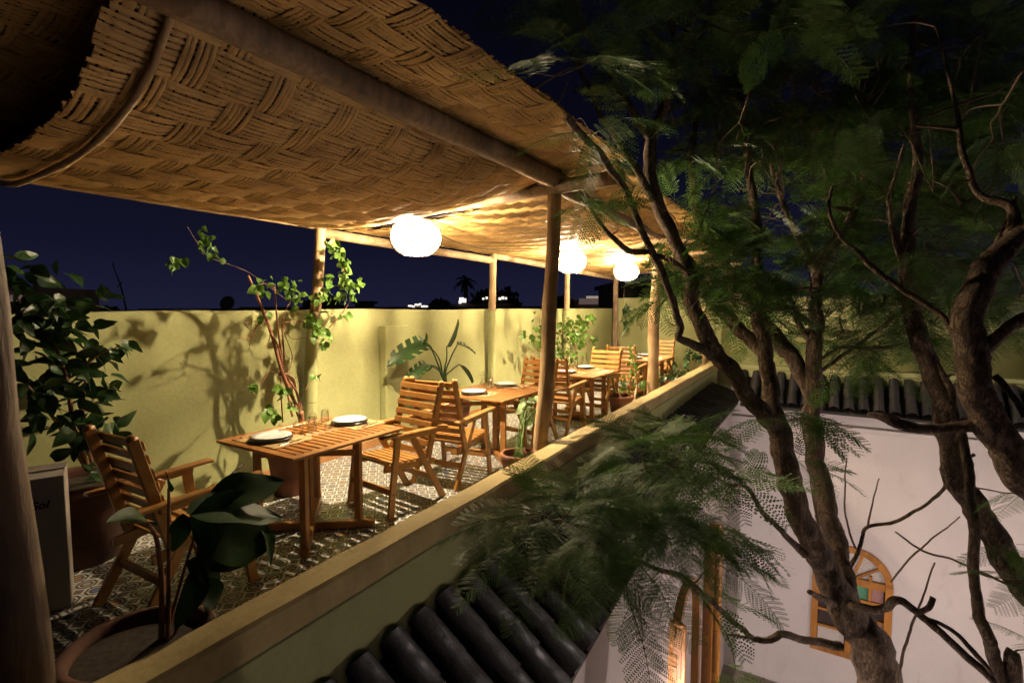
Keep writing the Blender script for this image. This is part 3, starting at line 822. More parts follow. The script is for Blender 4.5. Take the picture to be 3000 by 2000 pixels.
# ================================================================== lanterns
def lantern_profile(k):
    # k 0 (bottom opening) .. 1 (top)
    a = lerp(-1.08, 1.36, k)
    return 0.24 * math.cos(a) ** 0.85, 0.185 * math.sin(a)
def make_lantern(loc, label):
    e = thing('rattan_lantern', loc, label, 'lamp', 'lanterns under the reed roof')
    o = Vector(loc); m = MB()
    for k in range(44):
        ang = 2 * math.pi * k / 44 + R.uniform(-.02, .02); vs = []; fs = []
        for i in range(15):
            r_, z = lantern_profile(i / 14); wv = 0.0045 * (1 if (i + k) % 2 else -1)
            h = 0.0085 * (0.35 + 0.65 * r_ / 0.24)
            c_, s_ = math.cos(ang), math.sin(ang)
            for sd in (-1, 1):
                vs.append(o + Vector(((r_ + wv) * c_ - s_ * h * sd, (r_ + wv) * s_ + c_ * h * sd, z)))
            if i: b = (i - 1) * 2; fs.append((b, b + 1, b + 3, b + 2))
        m.add(vs, fs, True)
    for i in range(14):
        r_, z = lantern_profile((i + 0.5) / 14); n_ = 44; vs = []; fs = []
        for k in range(n_):
            ang = 2 * math.pi * (k + .5) / n_; wv = 0.0
            for dz in (-0.0045, 0.0045): vs.append(o + Vector(((r_ + wv) * math.cos(ang), (r_ + wv) * math.sin(ang), z + dz)))
            b = k * 2; b2 = ((k + 1) % n_) * 2; fs.append((b, b2, b2 + 1, b + 1))
        m.add(vs, fs, True)
    m.build('woven_shade', M['shade_glow'], e)
    for k in range(16):
        ang = 2 * math.pi * (k + .5) / 16 + R.uniform(-.05, .05); pts = []
        for i in range(15):
            r_, z = lantern_profile(i / 14); pts.append(o + Vector(((r_ + .009) * math.cos(ang), (r_ + .009) * math.sin(ang), z)))
        m = MB(); m.tube(pts, 0.0062, 5, cap=False); m.build('rib', M['rattan_dark'], e)
    for kk in (0.0, 1.0):
        r_, z = lantern_profile(kk); m = MB()
        m.tube([o + Vector((r_ * math.cos(t * math.pi / 12), r_ * math.sin(t * math.pi / 12), z)) for t in range(25)], 0.006, 6, cap=False); m.build('hoop', M['rattan'], e)
    m = MB(); prof = [(0.001, -0.034), (0.012, -0.031), (0.020, -0.018), (0.023, 0.0), (0.020, 0.018), (0.014, 0.036), (0.013, 0.048)]
    m.lathe(prof, 12, o + Vector((0, 0, -0.045))); m.build('bulb', M['bulb'], e)
    m = MB(); m.tube([o + Vector((0, 0, 0.005)), o + Vector((0, 0, 0.12))], 0.017, 10); m.build('socket', M['cable'], e)
    top = min(S1(loc[0], loc[1]) if loc[0] < 4.1 else (S2 if loc[0] < 8.2 else S3)(loc[0], loc[1]), 2.95)
    m = MB(); m.tube([o + Vector((0, 0, 0.12)), Vector((loc[0], loc[1], max(top - 0.02, loc[2] + 0.19)))], 0.004, 6); m.build('cord', M['cable'], e)
    return e
BULB_A = 0.0062
M['bulb'].node_tree.nodes['Principled BSDF'].inputs['Emission Strength'].default_value = LAMP_W / (math.pi * BULB_A)
LAMPS = [(3.80, 3.42, 2.425), (7.35, 3.42, 2.46), (9.95, 3.42, 2.46)]
make_lantern(LAMPS[0], 'large glowing woven rattan lantern nearest the camera, above the first pair of chairs')
make_lantern(LAMPS[1], 'glowing woven rattan lantern half hidden behind the front post')
make_lantern(LAMPS[2], 'farthest and smallest of the three glowing rattan lanterns')
m = MB()
pts = []
for k in range(21):
    t = k / 20; x = lerp(3.85, 7.3, t); y = 3.42 + 0.5 * math.sin(math.pi * t); pts.append((x, y, min(S2(max(x, 4.2), y), S1(min(x, 4.1), y) if x < 4.15 else 9) - 0.03 - 0.05 * math.sin(math.pi * t)))
m.tube(pts, 0.006, 6); tag(m.build('lamp_cable', M['cable']), 'dark cable strung under the mats between the first two lanterns', 'cable')

M['yard_bulb'] = emis('yard_bulb_glow', (1.0, 0.85, 0.77), YARD_W / (math.pi * 0.015))
def wall_lantern(loc, ny, label, scale=1.0):
    e = thing('wall_lantern', loc, label, 'lamp', 'courtyard wall lanterns'); o = Vector(loc)
    m = MB(); m.bar(o + Vector((0, ny * 0.22, 0.2)), o + Vector((0, 0, 0.2)), 0.02, 0.02); m.box(o + Vector((0, ny * 0.22, 0.2)), (0.08, 0.02, 0.16), bev=0.004); m.build('bracket', M['lamp_dark'], e)
    m = MB(); m.lathe([(0.001, 0.2), (0.03, 0.17), (0.1, 0.10), (0.1, 0.09), (0.001, 0.10)], 6, o)
    m.lathe([(0.001, -0.12), (0.07, -0.12), (0.07, -0.105), (0.001, -0.105)], 6, o); m.build('cap', M['lamp_dark'], e)
    m = MB()
    for k in range(6):
        a = k * math.pi / 3; m.bar(o + Vector((0.09 * math.cos(a), 0.09 * math.sin(a), 0.095)), o + Vector((0.066 * math.cos(a), 0.066 * math.sin(a), -0.11)), 0.008, 0.008, (1, 0, 0), 0)
    m.build('cage', M['lamp_dark'], e)
    m = MB(); m.lathe([(0.001, -0.05), (0.022, -0.044), (0.034, -0.022), (0.036, 0.0), (0.03, 0.022), (0.017, 0.045), (0.001, 0.05)], 12, o); m.build('bulb', M['yard_bulb'], e)
wall_lantern((5.6, 1.46, -4.2), 1, 'iron wall lantern on the left courtyard wall, below the near eave')
wall_lantern((2.6, 1.46, -4.0), 1, 'iron wall lantern under the near eave, closest to the camera')
wall_lantern((7.0, -4.68, -3.0), -1, 'iron wall lantern on the courtyard wall to the right')

# ================================================================== furniture
CH_OFF = [0]
def make_chair():
    e = thing('slatted_armchair', (0, 0, 0), 'x', 'chair', 'slatted wooden armchairs')
    def part(name, mb, mt='teak'): return mb.build(name, M[mt], e)
    def stile(z):                         # x of the back at height z
        return -0.155 - 0.185 * (z - 0.36) / 0.70
    hw = 0.265
    for s_ in (-1, 1):
        y = s_ * hw
        m = MB(); m.bar((stile(0.33), y * 0.93, 0.33), (stile(1.05), y * 0.93, 1.05), 0.03, 0.058, (1, 0, 0)); 
        top = Vector((stile(1.05), y * 0.93, 1.05)); m.tube([top + Vector((0, -0.0148, 0)), top + Vector((0, 0.0148, 0))], 0.0285, 12)
        part('back_stile', m)
        m = MB(); m.bar((0.20, y * 1.06, 0.655), (0.29, y * 1.06, 0.0), 0.028, 0.06, (1, 0, 0)); part('leg', m)
        m = MB(); m.bar((0.03, y * 1.06 - s_ * 0.0295, 0.65), (-0.34, y * 1.06 - s_ * 0.0295, 0.0), 0.028, 0.06, (1, 0, 0)); part('leg', m)
        m = MB(); m.bar((0.37, y * 1.06, 0.685), (-0.36, y * 1.06, 0.665), 0.065, 0.024, bev=0.006); part('armrest', m)
        m = MB(); m.bar((0.24, y * 1.06 - s_ * 0.001, 0.652), (-0.24, y * 1.06 - s_ * 0.001, 0.642), 0.027, 0.04); part('arm_rail', m)
        m = MB(); m.bar((0.30, y * 0.84, 0.405), (-0.26, y * 0.84, 0.355), 0.025, 0.06); part('seat_rail', m)
        for (bx, bz) in ((0.243, 0.38), (0.265, 0.2), (-0.12, 0.40), (-0.22, 0.24)):
            m = MB(); m.tube([(bx, y * 1.06 + s_ * 0.012, bz), (bx, y * 1.06 + s_ * 0.0165, bz)], 0.007, 8); part('bolt', m, 'steel')
    for k in range(8):
        z = 0.455 + k * 0.079
        m = MB(); m.box((stile(z) + 0.0385, 0, z), (0.018, hw * 1.93, 0.053), Matrix.Rotation(-0.258, 3, 'Y'), 0.004)
        part('back_slat', m)
    for k in range(7):
        x = 0.285 - k * 0.068; z = 0.4485 - (0.285 - x) * 0.09
        m = MB(); m.box((x, 0, z), (0.044, 0.50, 0.018), Matrix.Rotation(-0.09, 3, 'Y'), 0.004); part('seat_slat', m)
    m = MB(); m.bar((0.262, -0.266, 0.205), (0.262, 0.266, 0.205), 0.026, 0.055); part('stretcher', m)
    m = MB(); m.bar((-0.215, -0.236, 0.215), (-0.215, 0.236, 0.215), 0.026, 0.05); part('stretcher', m)
    return e
chair = make_chair()
CHAIRS = [((1.55, 3.35, 0), 0.03, 'dark shadowed wooden armchair at the left end, by the big terracotta pot'),
          ((3.33, 3.27, 0), math.pi - 0.12, 'brightly lit wooden armchair at the right end of the nearest table'),
          ((4.10, 3.23, 0), 0.10, 'wooden armchair back to back with the brightest one, facing the second table'),
          ((5.74, 3.28, 0), math.pi - 0.08, 'wooden armchair at the far end of the second table, behind the front post'),
          ((6.56, 3.22, 0), 0.03, 'wooden armchair facing the third table, its arm just right of the front post'),
          ((7.78, 3.12, 0), math.pi - 0.06, 'wooden armchair tucked in at the far end of the third table'),
          ((9.20, 3.14, 0), 0.04, 'wooden armchair facing the farthest table, left of the pale post'),
          ((11.0, 3.05, 0), math.pi - 0.05, 'reddish wooden armchair farthest away, right of the pale post')]
protos = [chair]
for i, (loc, rz, lab) in enumerate(CHAIRS):
    if i == 0:
        chair.matrix_basis = Matrix.Translation(Vector(loc)) @ Matrix.Rotation(rz, 4, 'Z'); chair['label'] = lab
    else: copy_tree(chair, loc, rz, lab)

def make_table():
    e = thing('slatted_table', (0, 0, 0), 'x', 'table', 'slatted wooden dining tables')
    L, D, Z, T = 1.06, 0.93, 0.74, 0.022
    for s_ in (-1, 1):
        m = MB(); m.box((0, s_ * (D / 2 - 0.035), Z - T / 2), (L, 0.07, T), bev=0.004); m.build('edge_board', M['teak_table'], e)
        m = MB(); m.box((s_ * (L / 2 - 0.035), 0, Z - T / 2), (0.07, D - 0.146, T), bev=0.004); m.build('edge_board', M['teak_table'], e)
        m = MB(); m.box((0, s_ * (D / 2 - 0.16), Z - T - 0.024), (L - 0.22, 0.03, 0.045), bev=0.003); m.build('apron', M['teak_dark'], e)
    m = MB(); m.box((0, 0, Z - T / 2 - 0.001), (L - 0.146, 0.055, T), bev=0.004); m.build('centre_board', M['teak_table'], e)
    n_ = 14; pitch = (L - 0.146) / n_
    for k in range(n_):
        x = -(L - 0.146) / 2 + (k + .5) * pitch
        for s_ in (-1, 1):
            yc = s_ * (0.0275 + 0.003 + (D / 2 - 0.07 - 0.0305) / 2); ln = D / 2 - 0.07 - 0.0335
            m = MB(); m.box((x, yc, Z - T / 2 - 0.0005), (pitch - 0.017, ln, T), bev=0.003); m.build('slat', M['teak_table'], e)
    f1 = (Vector((-0.43, -0.42, 0.04)), Vector((0.34, 0.42, 0.04))); f2 = (Vector((0.20, -0.44, 0.035)), Vector((-0.40, 0.36, 0.035)))
    m = MB(); m.bar(f1[0], f1[1], 0.06, 0.07, bev=0.008); m.build('foot_bar', M['teak_dark'], e)
    m = MB(); m.bar(f2[0], f2[1], 0.06, 0.058, bev=0.008); m.build('foot_bar', M['teak_dark'], e)
    for (x, y) in ((-0.395, -0.385), (-0.15, -0.115), (0.26, 0.335), (0.13, -0.345), (-0.33, 0.265)):
        m = MB(); m.box((x, y, 0.385), (0.038, 0.062, 0.63), Matrix.Rotation(0.12, 3, 'Z'), 0.004); m.build('leg', M['teak_table'], e)
    m = MB(); m.bar((-0.395, -0.385, 0.66), (0.26, 0.335, 0.66), 0.03, 0.05); m.build('gate_rail', M['teak_dark'], e)
    m = MB(); m.bar((0.13, -0.345, 0.608), (-0.33, 0.265, 0.608), 0.03, 0.045); m.build('gate_rail', M['teak_dark'], e)
    return e
table = make_table()
TABLES = [((2.63, 3.465, 0), 0.0, 'nearest slatted wooden table, on the left beside the vine stems'), ((5.14, 3.40, 0), 0.0, 'second slatted wooden table, left of the front post, before the big-leaved plant'),
          ((7.42, 3.28, 0), -0.03, 'third slatted wooden table, just right of the front post'), ((10.12, 3.10, 0), -0.02, 'farthest slatted wooden table, behind the pale post')]
for i, (loc, rz, lab) in enumerate(TABLES):
    if i == 0: table.matrix_basis = Matrix.Translation(Vector(loc)); table['label'] = lab
    else: copy_tree(table, loc, rz, lab)

# ------------------------------------------------------------------ place settings
ORD = ['nearest', 'second', 'third', 'farthest']
def plate_mesh(r, h, mt):
    m = MB(); m.lathe([(0.0005, 0.002), (r * 0.6, 0.0), (r * 0.66, 0.003), (r, h), (r * 0.995, h + 0.004), (r * 0.66, 0.009), (r * 0.6, 0.006), (0.0005, 0.006)], 40); return m.mesh('plate', M[mt])
pl_white = plate_mesh(0.142, 0.016, 'porcelain'); pl_dark = plate_mesh(0.157, 0.012, 'dark_plate')
def mat_mesh():
    m = MB(); nx, ny = 16, 12; vs = []; fs = []
    for a in range(nx + 1):
        for b in range(ny + 1):
            x = -0.17 + 0.34 * a / nx; y = -0.235 + 0.47 * b / ny
            if a in (0, nx): x += R.uniform(-.006, .006)
            if b in (0, ny): y += R.uniform(-.008, .008)
            vs.append((x, y, 0.004 + 0.002 * noise.noise(Vector((x * 14, y * 14, 0)))))
    for a in range(nx):
        for b in range(ny):
            o = a * (ny + 1) + b; fs.append((o, o + ny + 1, o + ny + 2, o + 1))
    m.add(vs, fs, True); return m.mesh('placemat', M['straw'])
mats = [mat_mesh(), mat_mesh()]
def wine_mesh():        # standing upside down on its rim
    m = MB(); m.lathe([(0.034, 0.0), (0.040, 0.03), (0.040, 0.06), (0.028, 0.09), (0.006, 0.105), (0.004, 0.12), (0.004, 0.175), (0.008, 0.182), (0.033, 0.186), (0.033, 0.188), (0.001, 0.190)], 20); return m.mesh('wine_glass', M['glass'])
def tumbler_mesh():
    m = MB(); m.lathe([(0.040, 0.0), (0.036, 0.06), (0.030, 0.11), (0.029, 0.116), (0.001, 0.117), (0.001, 0.108), (0.027, 0.107), (0.033, 0.06), (0.037, 0.0), (0.040, 0.0)], 20); return m.mesh('tumbler', M['glass'])
def ash_mesh():
    m = MB(); m.lathe([(0.001, 0.0), (0.030, 0.0), (0.042, 0.034), (0.038, 0.034), (0.026, 0.010), (0.001, 0.009)], 20); return m.mesh('glass_ashtray', M['glass'])
wine_me, tumb_me, ash_me = wine_mesh(), tumbler_mesh(), ash_mesh()
def fork_mesh():
    m = MB(); m.bar((-0.10, 0, 0.004), (0.03, 0, 0.004), 0.010, 0.002, bev=0); m.box((0.045, 0, 0.005), (0.035, 0.022, 0.002))
    for k in (-1, 0, 1): m.box((0.082, k * 0.0085, 0.006), (0.045, 0.0035, 0.002))
    return m.mesh('fork', M['steel'])
def knife_mesh():
    m = MB(); m.box((-0.06, 0, 0.005), (0.09, 0.013, 0.006), bev=0.002); m.box((0.05, 0.001, 0.004), (0.13, 0.018, 0.0015)); return m.mesh('knife', M['steel'])
fork_me, knife_me = fork_mesh(), knife_mesh()
def put(name, me, x, y, z, rz, lab, cat, grp):
    return tag(link(name, me, None, Matrix.Translation((x, y, z)) @ Matrix.Rotation(rz, 4, 'Z')), lab, cat, grp)
ZT = 0.742
for i, (loc, rz, lab) in enumerate(TABLES):
    cx, cy = loc[0], loc[1] + 0.06
    for s_, side in ((-1, 'left'), (1, 'right')):
        px = cx + s_ * 0.335 + (0.03 if s_ < 0 else 0.06); py = cy + (0.02 if i else (0.05 if s_ < 0 else -0.01))
        put('placemat', mats[(i + (s_ > 0)) % 2], px + 0.02, py - 0.02, ZT - 0.001, R.uniform(-.05, .05), f'straw placemat on the {side} side of the {ORD[i]} table', 'placemat', 'straw placemats')
        put('plate', pl_dark, px, py, ZT + 0.006, 0, f'dark charger plate under the white one, {side} side of the {ORD[i]} table', 'plate', 'dark charger plates')
        put('plate', pl_white, px + 0.002, py, ZT + 0.0205, 0, f'white plate on the {side} side of the {ORD[i]} table', 'plate', 'white plates')
        if i < 3:
            put('fork', fork_me, px + s_ * 0.01 - 0.02, py - 0.185, ZT + 0.002, 0.25, f'fork beside the {side} white plate of the {ORD[i]} table', 'fork', 'forks')
            put('knife', knife_me, px + s_ * 0.01 + 0.02, py - 0.212, ZT + 0.002, 0.2, f'knife beside the {side} white plate of the {ORD[i]} table', 'knife', 'knives')
        gx = cx + (-0.04 if s_ < 0 else 0.2); gy = cy + (0.06 if s_ < 0 else 0.20)
        put('wine_glass', wine_me, gx, gy + 0.03, ZT + 0.001, 0, f'upturned wine glass by the {side} plate of the {ORD[i]} table', 'glass', 'upturned wine glasses')
        put('tumbler', tumb_me, gx + 0.09, gy - 0.02, ZT + 0.001, 0, f'upturned tumbler by the {side} plate of the {ORD[i]} table', 'glass', 'upturned tumblers')
    put('glass_ashtray', ash_me, cx + 0.17, cy - 0.02, ZT + 0.001, 0, f'small glass ashtray in the middle of the {ORD[i]} table', 'ashtray', 'glass ashtrays')

# ------------------------------------------------------------------ white carton box at the left, with dark lettering
bx = thing('carton_box', (0.93, 3.98, 0), 'tall white carton box with dark lettering standing in the shadow at left', 'box')
o = at_z(155, 1365, 0); BXR = -0.35
w = Matrix.Translation((1.03, 3.90, 0.0)) @ Matrix.Rotation(BXR, 4, 'Z')
m = MB(); m.box((0, 0, 0.395), (0.30, 0.30, 0.79), bev=0.004); cart = m.build('carton', M['box_white'], bx, w)
m = MB(); m.box((0, 0, 0.797), (0.29, 0.02, 0.008)); m.box((0, 0.09, 0.794), (0.30, 0.11, 0.003), Matrix.Rotation(0.03, 3, 'X')); m.build('flap', M['box_white'], bx, w)
fc = bpy.data.curves.new('lettering', 'FONT'); fc.body = 'Sol'; fc.size = 0.062; fc.extrude = 0.0006; fc.shear = 0.25; fc.offset = 0.002
fo = bpy.data.objects.new('lettering_source', fc); col.objects.link(fo)
me = bpy.data.meshes.new_from_object(fo); bpy.data.objects.remove(fo); me.materials.clear(); me.materials.append(M['ink'])
link('lettering', me, bx, w @ Matrix.Translation((0.0, -0.1515, 0.615)) @ Matrix.Rotation(math.radians(90), 4, 'X'))
m = MB(); m.tube([(-0.01 + 0.03 * math.cos(a * 0.25), -0.1515, 0.675 + 0.02 * math.sin(a * 0.25)) for a in range(0, 14)], 0.0022, 5); m.build('printed_swash', M['ink'], bx, w)

# ================================================================== plants
def leaf_mesh(name, L, Wd, mat, kind='ovate', fold=0.25, droop=0.25, n=7, tears=0):
    """leaf along +X from its stalk; kind sets the outline"""
    m = MB(); vs = []; fs = []
    def wfun(t):
        if kind == 'heart': return (math.sin(math.pi * min(1, t * 0.93 + 0.09)) ** 0.62) * (1 - 0.55 * t) * 1.25
        if kind == 'lance': return math.sin(math.pi * t ** 0.85) ** 0.9
        if kind == 'paddle': return min(1, (t / 0.12)) ** 0.6 * (1 - max(0, (t - 0.55) / 0.45) ** 2.2) ** 0.6
        return math.sin(math.pi * t ** 0.8) ** 0.75
    for i in range(n + 1):
        t = i / n; w = Wd / 2 * max(wfun(t), 0.02 if i in (0, n) else 0.05)
        x = L * t; z = -droop * L * t * t
        for q in (-1, -0.5, 0, 0.5, 1):
            wob = 0.03 * Wd * math.sin(t * 11 + q * 3)
            vs.append((x - abs(q) * 0.02 * L, q * w, z + fold * w * abs(q) + wob * abs(q)))
    for i in range(n):
        for k in range(4):
            o = i * 5 + k
            if tears and k in (0, 3) and i % tears == tears - 1: continue
            fs.append((o, o + 5, o + 6, o + 1))
    m.add(vs, fs, True); return m.mesh(name, M[mat])
def put_leaf(parent, me, p, d, up=(0, 0, 1), roll=0.0, s=1.0, name='leaf'):
    return link(name, me, parent, Matrix.Translation(Vector(p)) @ frame(d, up, roll) @ Matrix.Scale(s, 4))
def rvec(rr=R):
    while True:
        v = Vector((rr.uniform(-1, 1), rr.uniform(-1, 1), rr.uniform(-1, 1)))
        if 0.1 < v.length < 1: return v.normalized()
def pot(parent, c, r_bot, r_top, h, name='pot', mt='terracotta'):
    m = MB(); m.lathe([(0.001, 0.0), (r_bot, 0.0), (lerp(r_bot, r_top, .6), h * 0.55), (r_top * 0.98, h * 0.86), (r_top * 1.07, h * 0.87), (r_top * 1.09, h * 0.98), (r_top * 1.05, h), (r_top * 0.94, h), (r_top * 0.9, h * 0.88)], 36, c)
    m.build(name, M[mt], parent)
    m = MB(); m.lathe([(0.001, h * 0.9), (r_top * 0.93, h * 0.88)], 24, c); m.build('soil', M['soil'], parent)

vine_me = [leaf_mesh('vine_leaf', 0.085, 0.075, 'vine', 'heart', 0.3, 0.3), leaf_mesh('vine_leaf', 0.07, 0.055, 'vine', 'ovate', 0.2, 0.15)]
shrub_me = [leaf_mesh('shrub_leaf', 0.13, 0.095, 'shrub', 'heart', 0.25, 0.3), leaf_mesh('shrub_leaf', 0.14, 0.06, 'shrub', 'ovate', 0.2, 0.25)]

# ---- vine of tied stems beside the first wall post
vn = thing('potted_vine', (2.97, 4.28, 0), 'vine with bundled bare reddish stems and bright leaves climbing beside the wall post', 'plant')
pot(vn, Vector((2.97, 4.28, 0)), 0.15, 0.20, 0.42)
def trace(pts, y, r0, r1, jy=0.05, n=6):
    P = smooth_path([tuple(at_y(u, v, y + (R.uniform(-jy, jy)))) for u, v in pts], 6)
    m = MB(); m.tube(P, [lerp(r0, r1, i / (len(P) - 1)) for i in range(len(P))], n); return m, [Vector(p) for p in P]
Z7 = lambda a, b: (549 + a * 0.3, 509.6 + b * 0.3)
STEMS = [([(480, 1490), (410, 1340), (330, 1150), (250, 860), (160, 620), (70, 415)], 0.020, 0.013), ([(455, 1490), (390, 1260), (345, 1160), (310, 900), (290, 730), (270, 490)], 0.013, 0.008),
         ([(410, 1490), (370, 1300), (345, 1170), (345, 1000), (330, 800), (350, 690), (400, 600)], 0.012, 0.005), ([(490, 1500), (440, 1300), (350, 1160), (300, 950), (240, 850)], 0.012, 0.007),
         ([(335, 1530), (322, 1300), (318, 1150), (300, 1020)], 0.008, 0.005), ([(345, 1160), (390, 1120), (405, 1010), (350, 860), (345, 790)], 0.006, 0.003),
         ([(250, 850), (180, 760), (110, 830), (60, 800), (60, 770), (180, 755)], 0.006, 0.003), ([(345, 770), (420, 755), (500, 765), (560, 790), (640, 840)], 0.006, 0.003),
         ([(345, 790), (380, 870), (430, 895), (560, 880)], 0.005, 0.002), ([(690, 810), (780, 710), (850, 610), (880, 540)], 0.005, 0.003), ([(590, 720), (640, 600), (700, 500), (760, 480), (800, 380), (780, 300), (720, 180)], 0.006, 0.004),
         ([(345, 1165), (240, 1150), (170, 1230), (120, 1240)], 0.005, 0.002), ([(350, 1160), (420, 1200), (440, 1300), (470, 1450)], 0.009, 0.007), ([(240, 855), (230, 900), (220, 935)], 0.005, 0.003), ([(110, 830), (90, 900), (75, 980)], 0.003, 0.002),
         ([(0, 890), (80, 885), (120, 830)], 0.004, 0.003), ([(270, 510), (200, 470), (110, 500)], 0.004, 0.002), ([(500, 1300), (560, 1200), (600, 1165)], 0.003, 0.002)]
for pts, r0, r1 in STEMS:
    m, _ = trace([Z7(*p) for p in pts], 4.40, r0, r1); m.build('stem', M['cane_stem'], vn)
m, _ = trace([(690, 945), (695, 1000), (693, 1040)], 4.32, 0.03, 0.03); m.build('stem', M['cane_stem'], vn)
m = MB(); c = at_y(*Z7(345, 1165), 4.40)
m.tube([c + Vector((0.045 * math.cos(a), 0.045 * math.sin(a), 0.004 * math.sin(a * 2))) for a in [k * math.pi / 8 for k in range(17)]], 0.006, 6, cap=False); m.build('tie', M['twig'], vn)
CL = [(840, 470, 8, 40), (850, 550, 5, 30), (660, 560, 9, 45), (590, 560, 6, 35), (780, 580, 8, 40), (900, 480, 6, 35), (700, 170, 6, 40), (760, 250, 8, 40), (800, 330, 8, 40), (800, 420, 8, 45), (690, 430, 5, 40),
      (530, 730, 5, 25), (585, 770, 6, 30), (645, 815, 7, 35), (560, 850, 4, 25), (650, 910, 7, 40), (200, 1440, 4, 30), (275, 1480, 5, 35), (120, 1240, 5, 20), (400, 1420, 5, 40), (300, 1270, 3, 25), (180, 500, 7, 70), (440, 540, 9, 60), (585, 1165, 3, 20), (160, 740, 2, 20), (235, 705, 2, 15), (340, 1290, 3, 25), (810, 710, 3, 25)]
for (a, b, n_, sp_) in CL:
    for k in range(int(n_ * 1.5)):
        p = at_y(*Z7(a + R.gauss(0, sp_ * .6), b + R.gauss(0, sp_ * .6)), 4.34 + R.uniform(-.14, .08))
        put_leaf(vn, R.choice(vine_me), p, Vector((R.uniform(-1, 1), R.uniform(-.8, .2), R.uniform(-1.1, 0.1))), rvec() + Vector((0.3, -0.8, .4)), R.uniform(-.6, .6), R.uniform(.75, 1.25))
# strands of the same creeper hanging from the roof edge over the dark sky
hs = thing('hanging_creeper', (2.0, 4.6, 2.5), 'sparse creeper sprays hanging against the night sky at upper left', 'plant')
m, _ = trace([(430, 520), (455, 560), (480, 590), (520, 605), (570, 625), (620, 660), (660, 690)], 4.6, 0.003, 0.003); m.build('stem', M['twig'], hs)
for (u, v, n_, sp_) in [(402, 600, 12, 11), (470, 560, 12, 13), (462, 535, 6, 10), (500, 590, 4, 12), (640, 655, 6, 16), (670, 665, 7, 16)]:
    for k in range(n_):
        p = at_y(u + R.gauss(0, sp_ * .7), v + R.gauss(0, sp_), 4.6 + R.uniform(-.08, .08))
        put_leaf(hs, R.choice(vine_me), p, Vector((R.uniform(-.5, .5), R.uniform(-.5, .5), -1)), rvec(), 0, R.uniform(.7, 1.1))

# ---- big dark shrub in the big terracotta pot at the left
sb = thing('potted_shrub', (1.42, 4.30, 0), 'large dark leafy shrub in a big terracotta pot in the left corner', 'plant')
pot(sb, Vector((1.40, 4.36, 0)), 0.20, 0.31, 0.58, mt='clay_shaded')
for pts, r_ in [([(205, 1080), (170, 980), (150, 860), (110, 760), (60, 690)], 0.016), ([(215, 1080), (190, 960), (195, 860), (150, 760)], 0.012), ([(200, 1080), (150, 1000), (100, 930), (60, 880)], 0.012), ([(190, 950), (230, 900), (265, 880)], 0.006),
                ([(165, 880), (220, 820), (275, 795)], 0.006), ([(215, 1060), (235, 1020), (265, 1000)], 0.006), ([(110, 760), (60, 720), (20, 640)], 0.01)]:
    m, _ = trace(pts, 4.36, r_, r_ * .5); m.build('stem', M['cane_stem'], sb)
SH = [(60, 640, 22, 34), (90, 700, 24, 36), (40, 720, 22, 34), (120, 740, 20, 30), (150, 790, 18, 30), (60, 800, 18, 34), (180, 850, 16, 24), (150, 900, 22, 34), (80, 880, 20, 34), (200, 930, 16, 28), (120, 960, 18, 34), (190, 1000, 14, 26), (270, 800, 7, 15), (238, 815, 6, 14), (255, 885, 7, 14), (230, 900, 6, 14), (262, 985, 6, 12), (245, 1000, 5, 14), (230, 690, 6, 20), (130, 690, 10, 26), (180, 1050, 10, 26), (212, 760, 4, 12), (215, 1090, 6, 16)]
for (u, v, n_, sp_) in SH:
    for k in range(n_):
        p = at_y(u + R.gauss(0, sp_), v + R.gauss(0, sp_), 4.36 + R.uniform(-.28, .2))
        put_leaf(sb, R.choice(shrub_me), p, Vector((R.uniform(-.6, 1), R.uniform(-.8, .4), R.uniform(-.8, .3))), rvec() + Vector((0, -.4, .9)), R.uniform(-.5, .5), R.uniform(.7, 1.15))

# ---- bird of paradise plant against the wall
st = thing('bird_of_paradise_plant', (5.55, 4.38, 0), 'plant with large torn paddle leaves in a terracotta pot against the green wall', 'plant')
pot(st, Vector((5.62, 4.36, 0)), 0.15, 0.21, 0.44)
big = leaf_mesh('paddle_leaf', 0.50, 0.20, 'strel', 'paddle', 0.45, 0.12, 14); torn = leaf_mesh('paddle_leaf', 0.48, 0.20, 'strel', 'paddle', 0.45, 0.30, 16, tears=3)
Z5 = lambda a, b: (627 + a * .35, 627 + b * .35)
for (stem, tip, me, s_, roll) in [([(1125, 690), (1140, 560), (1140, 480)], (1235, 310), big, 1.0, 0.5), ([(1130, 690), (1165, 560), (1210, 470)], (1350, 490), torn, 0.85, -0.4), ([(1120, 690), (1090, 560), (1010, 460)], (780, 540), torn, 1.25, 0.3),
                                ([(1115, 690), (1080, 620), (1010, 600)], (880, 690), torn, 0.8, 0.2), ([(1135, 690), (1170, 640), (1220, 600)], (1320, 710), big, 0.8, -0.5), ([(1115, 690), (1090, 640), (1040, 610)], (1020, 640), big, 0.3, 0.2), ([(1100, 640), (1040, 500), (985, 465)], (1030, 390), torn, 0.5, 0.4)]:
    base = Vector((5.62 + R.uniform(-.04, .04), 4.37 + R.uniform(-.04, .04), 0.38))
    P3 = [at_y(*Z5(*p), 4.40) for p in stem]; path = smooth_path([tuple(base)] + [tuple(p) for p in P3], 6)
    m = MB(); m.tube(path, [lerp(0.014, 0.007, i / (len(path) - 1)) for i in range(len(path))], 7); m.build('leaf_stalk', M['strel'], st)
    tp = at_y(*Z5(*tip), 4.40 - R.uniform(.0, .12)); d = tp - P3[-1]
    put_leaf(st, me, P3[-1], d, Vector((0.35, -0.75, 0.55)), roll, d.length / 0.49)

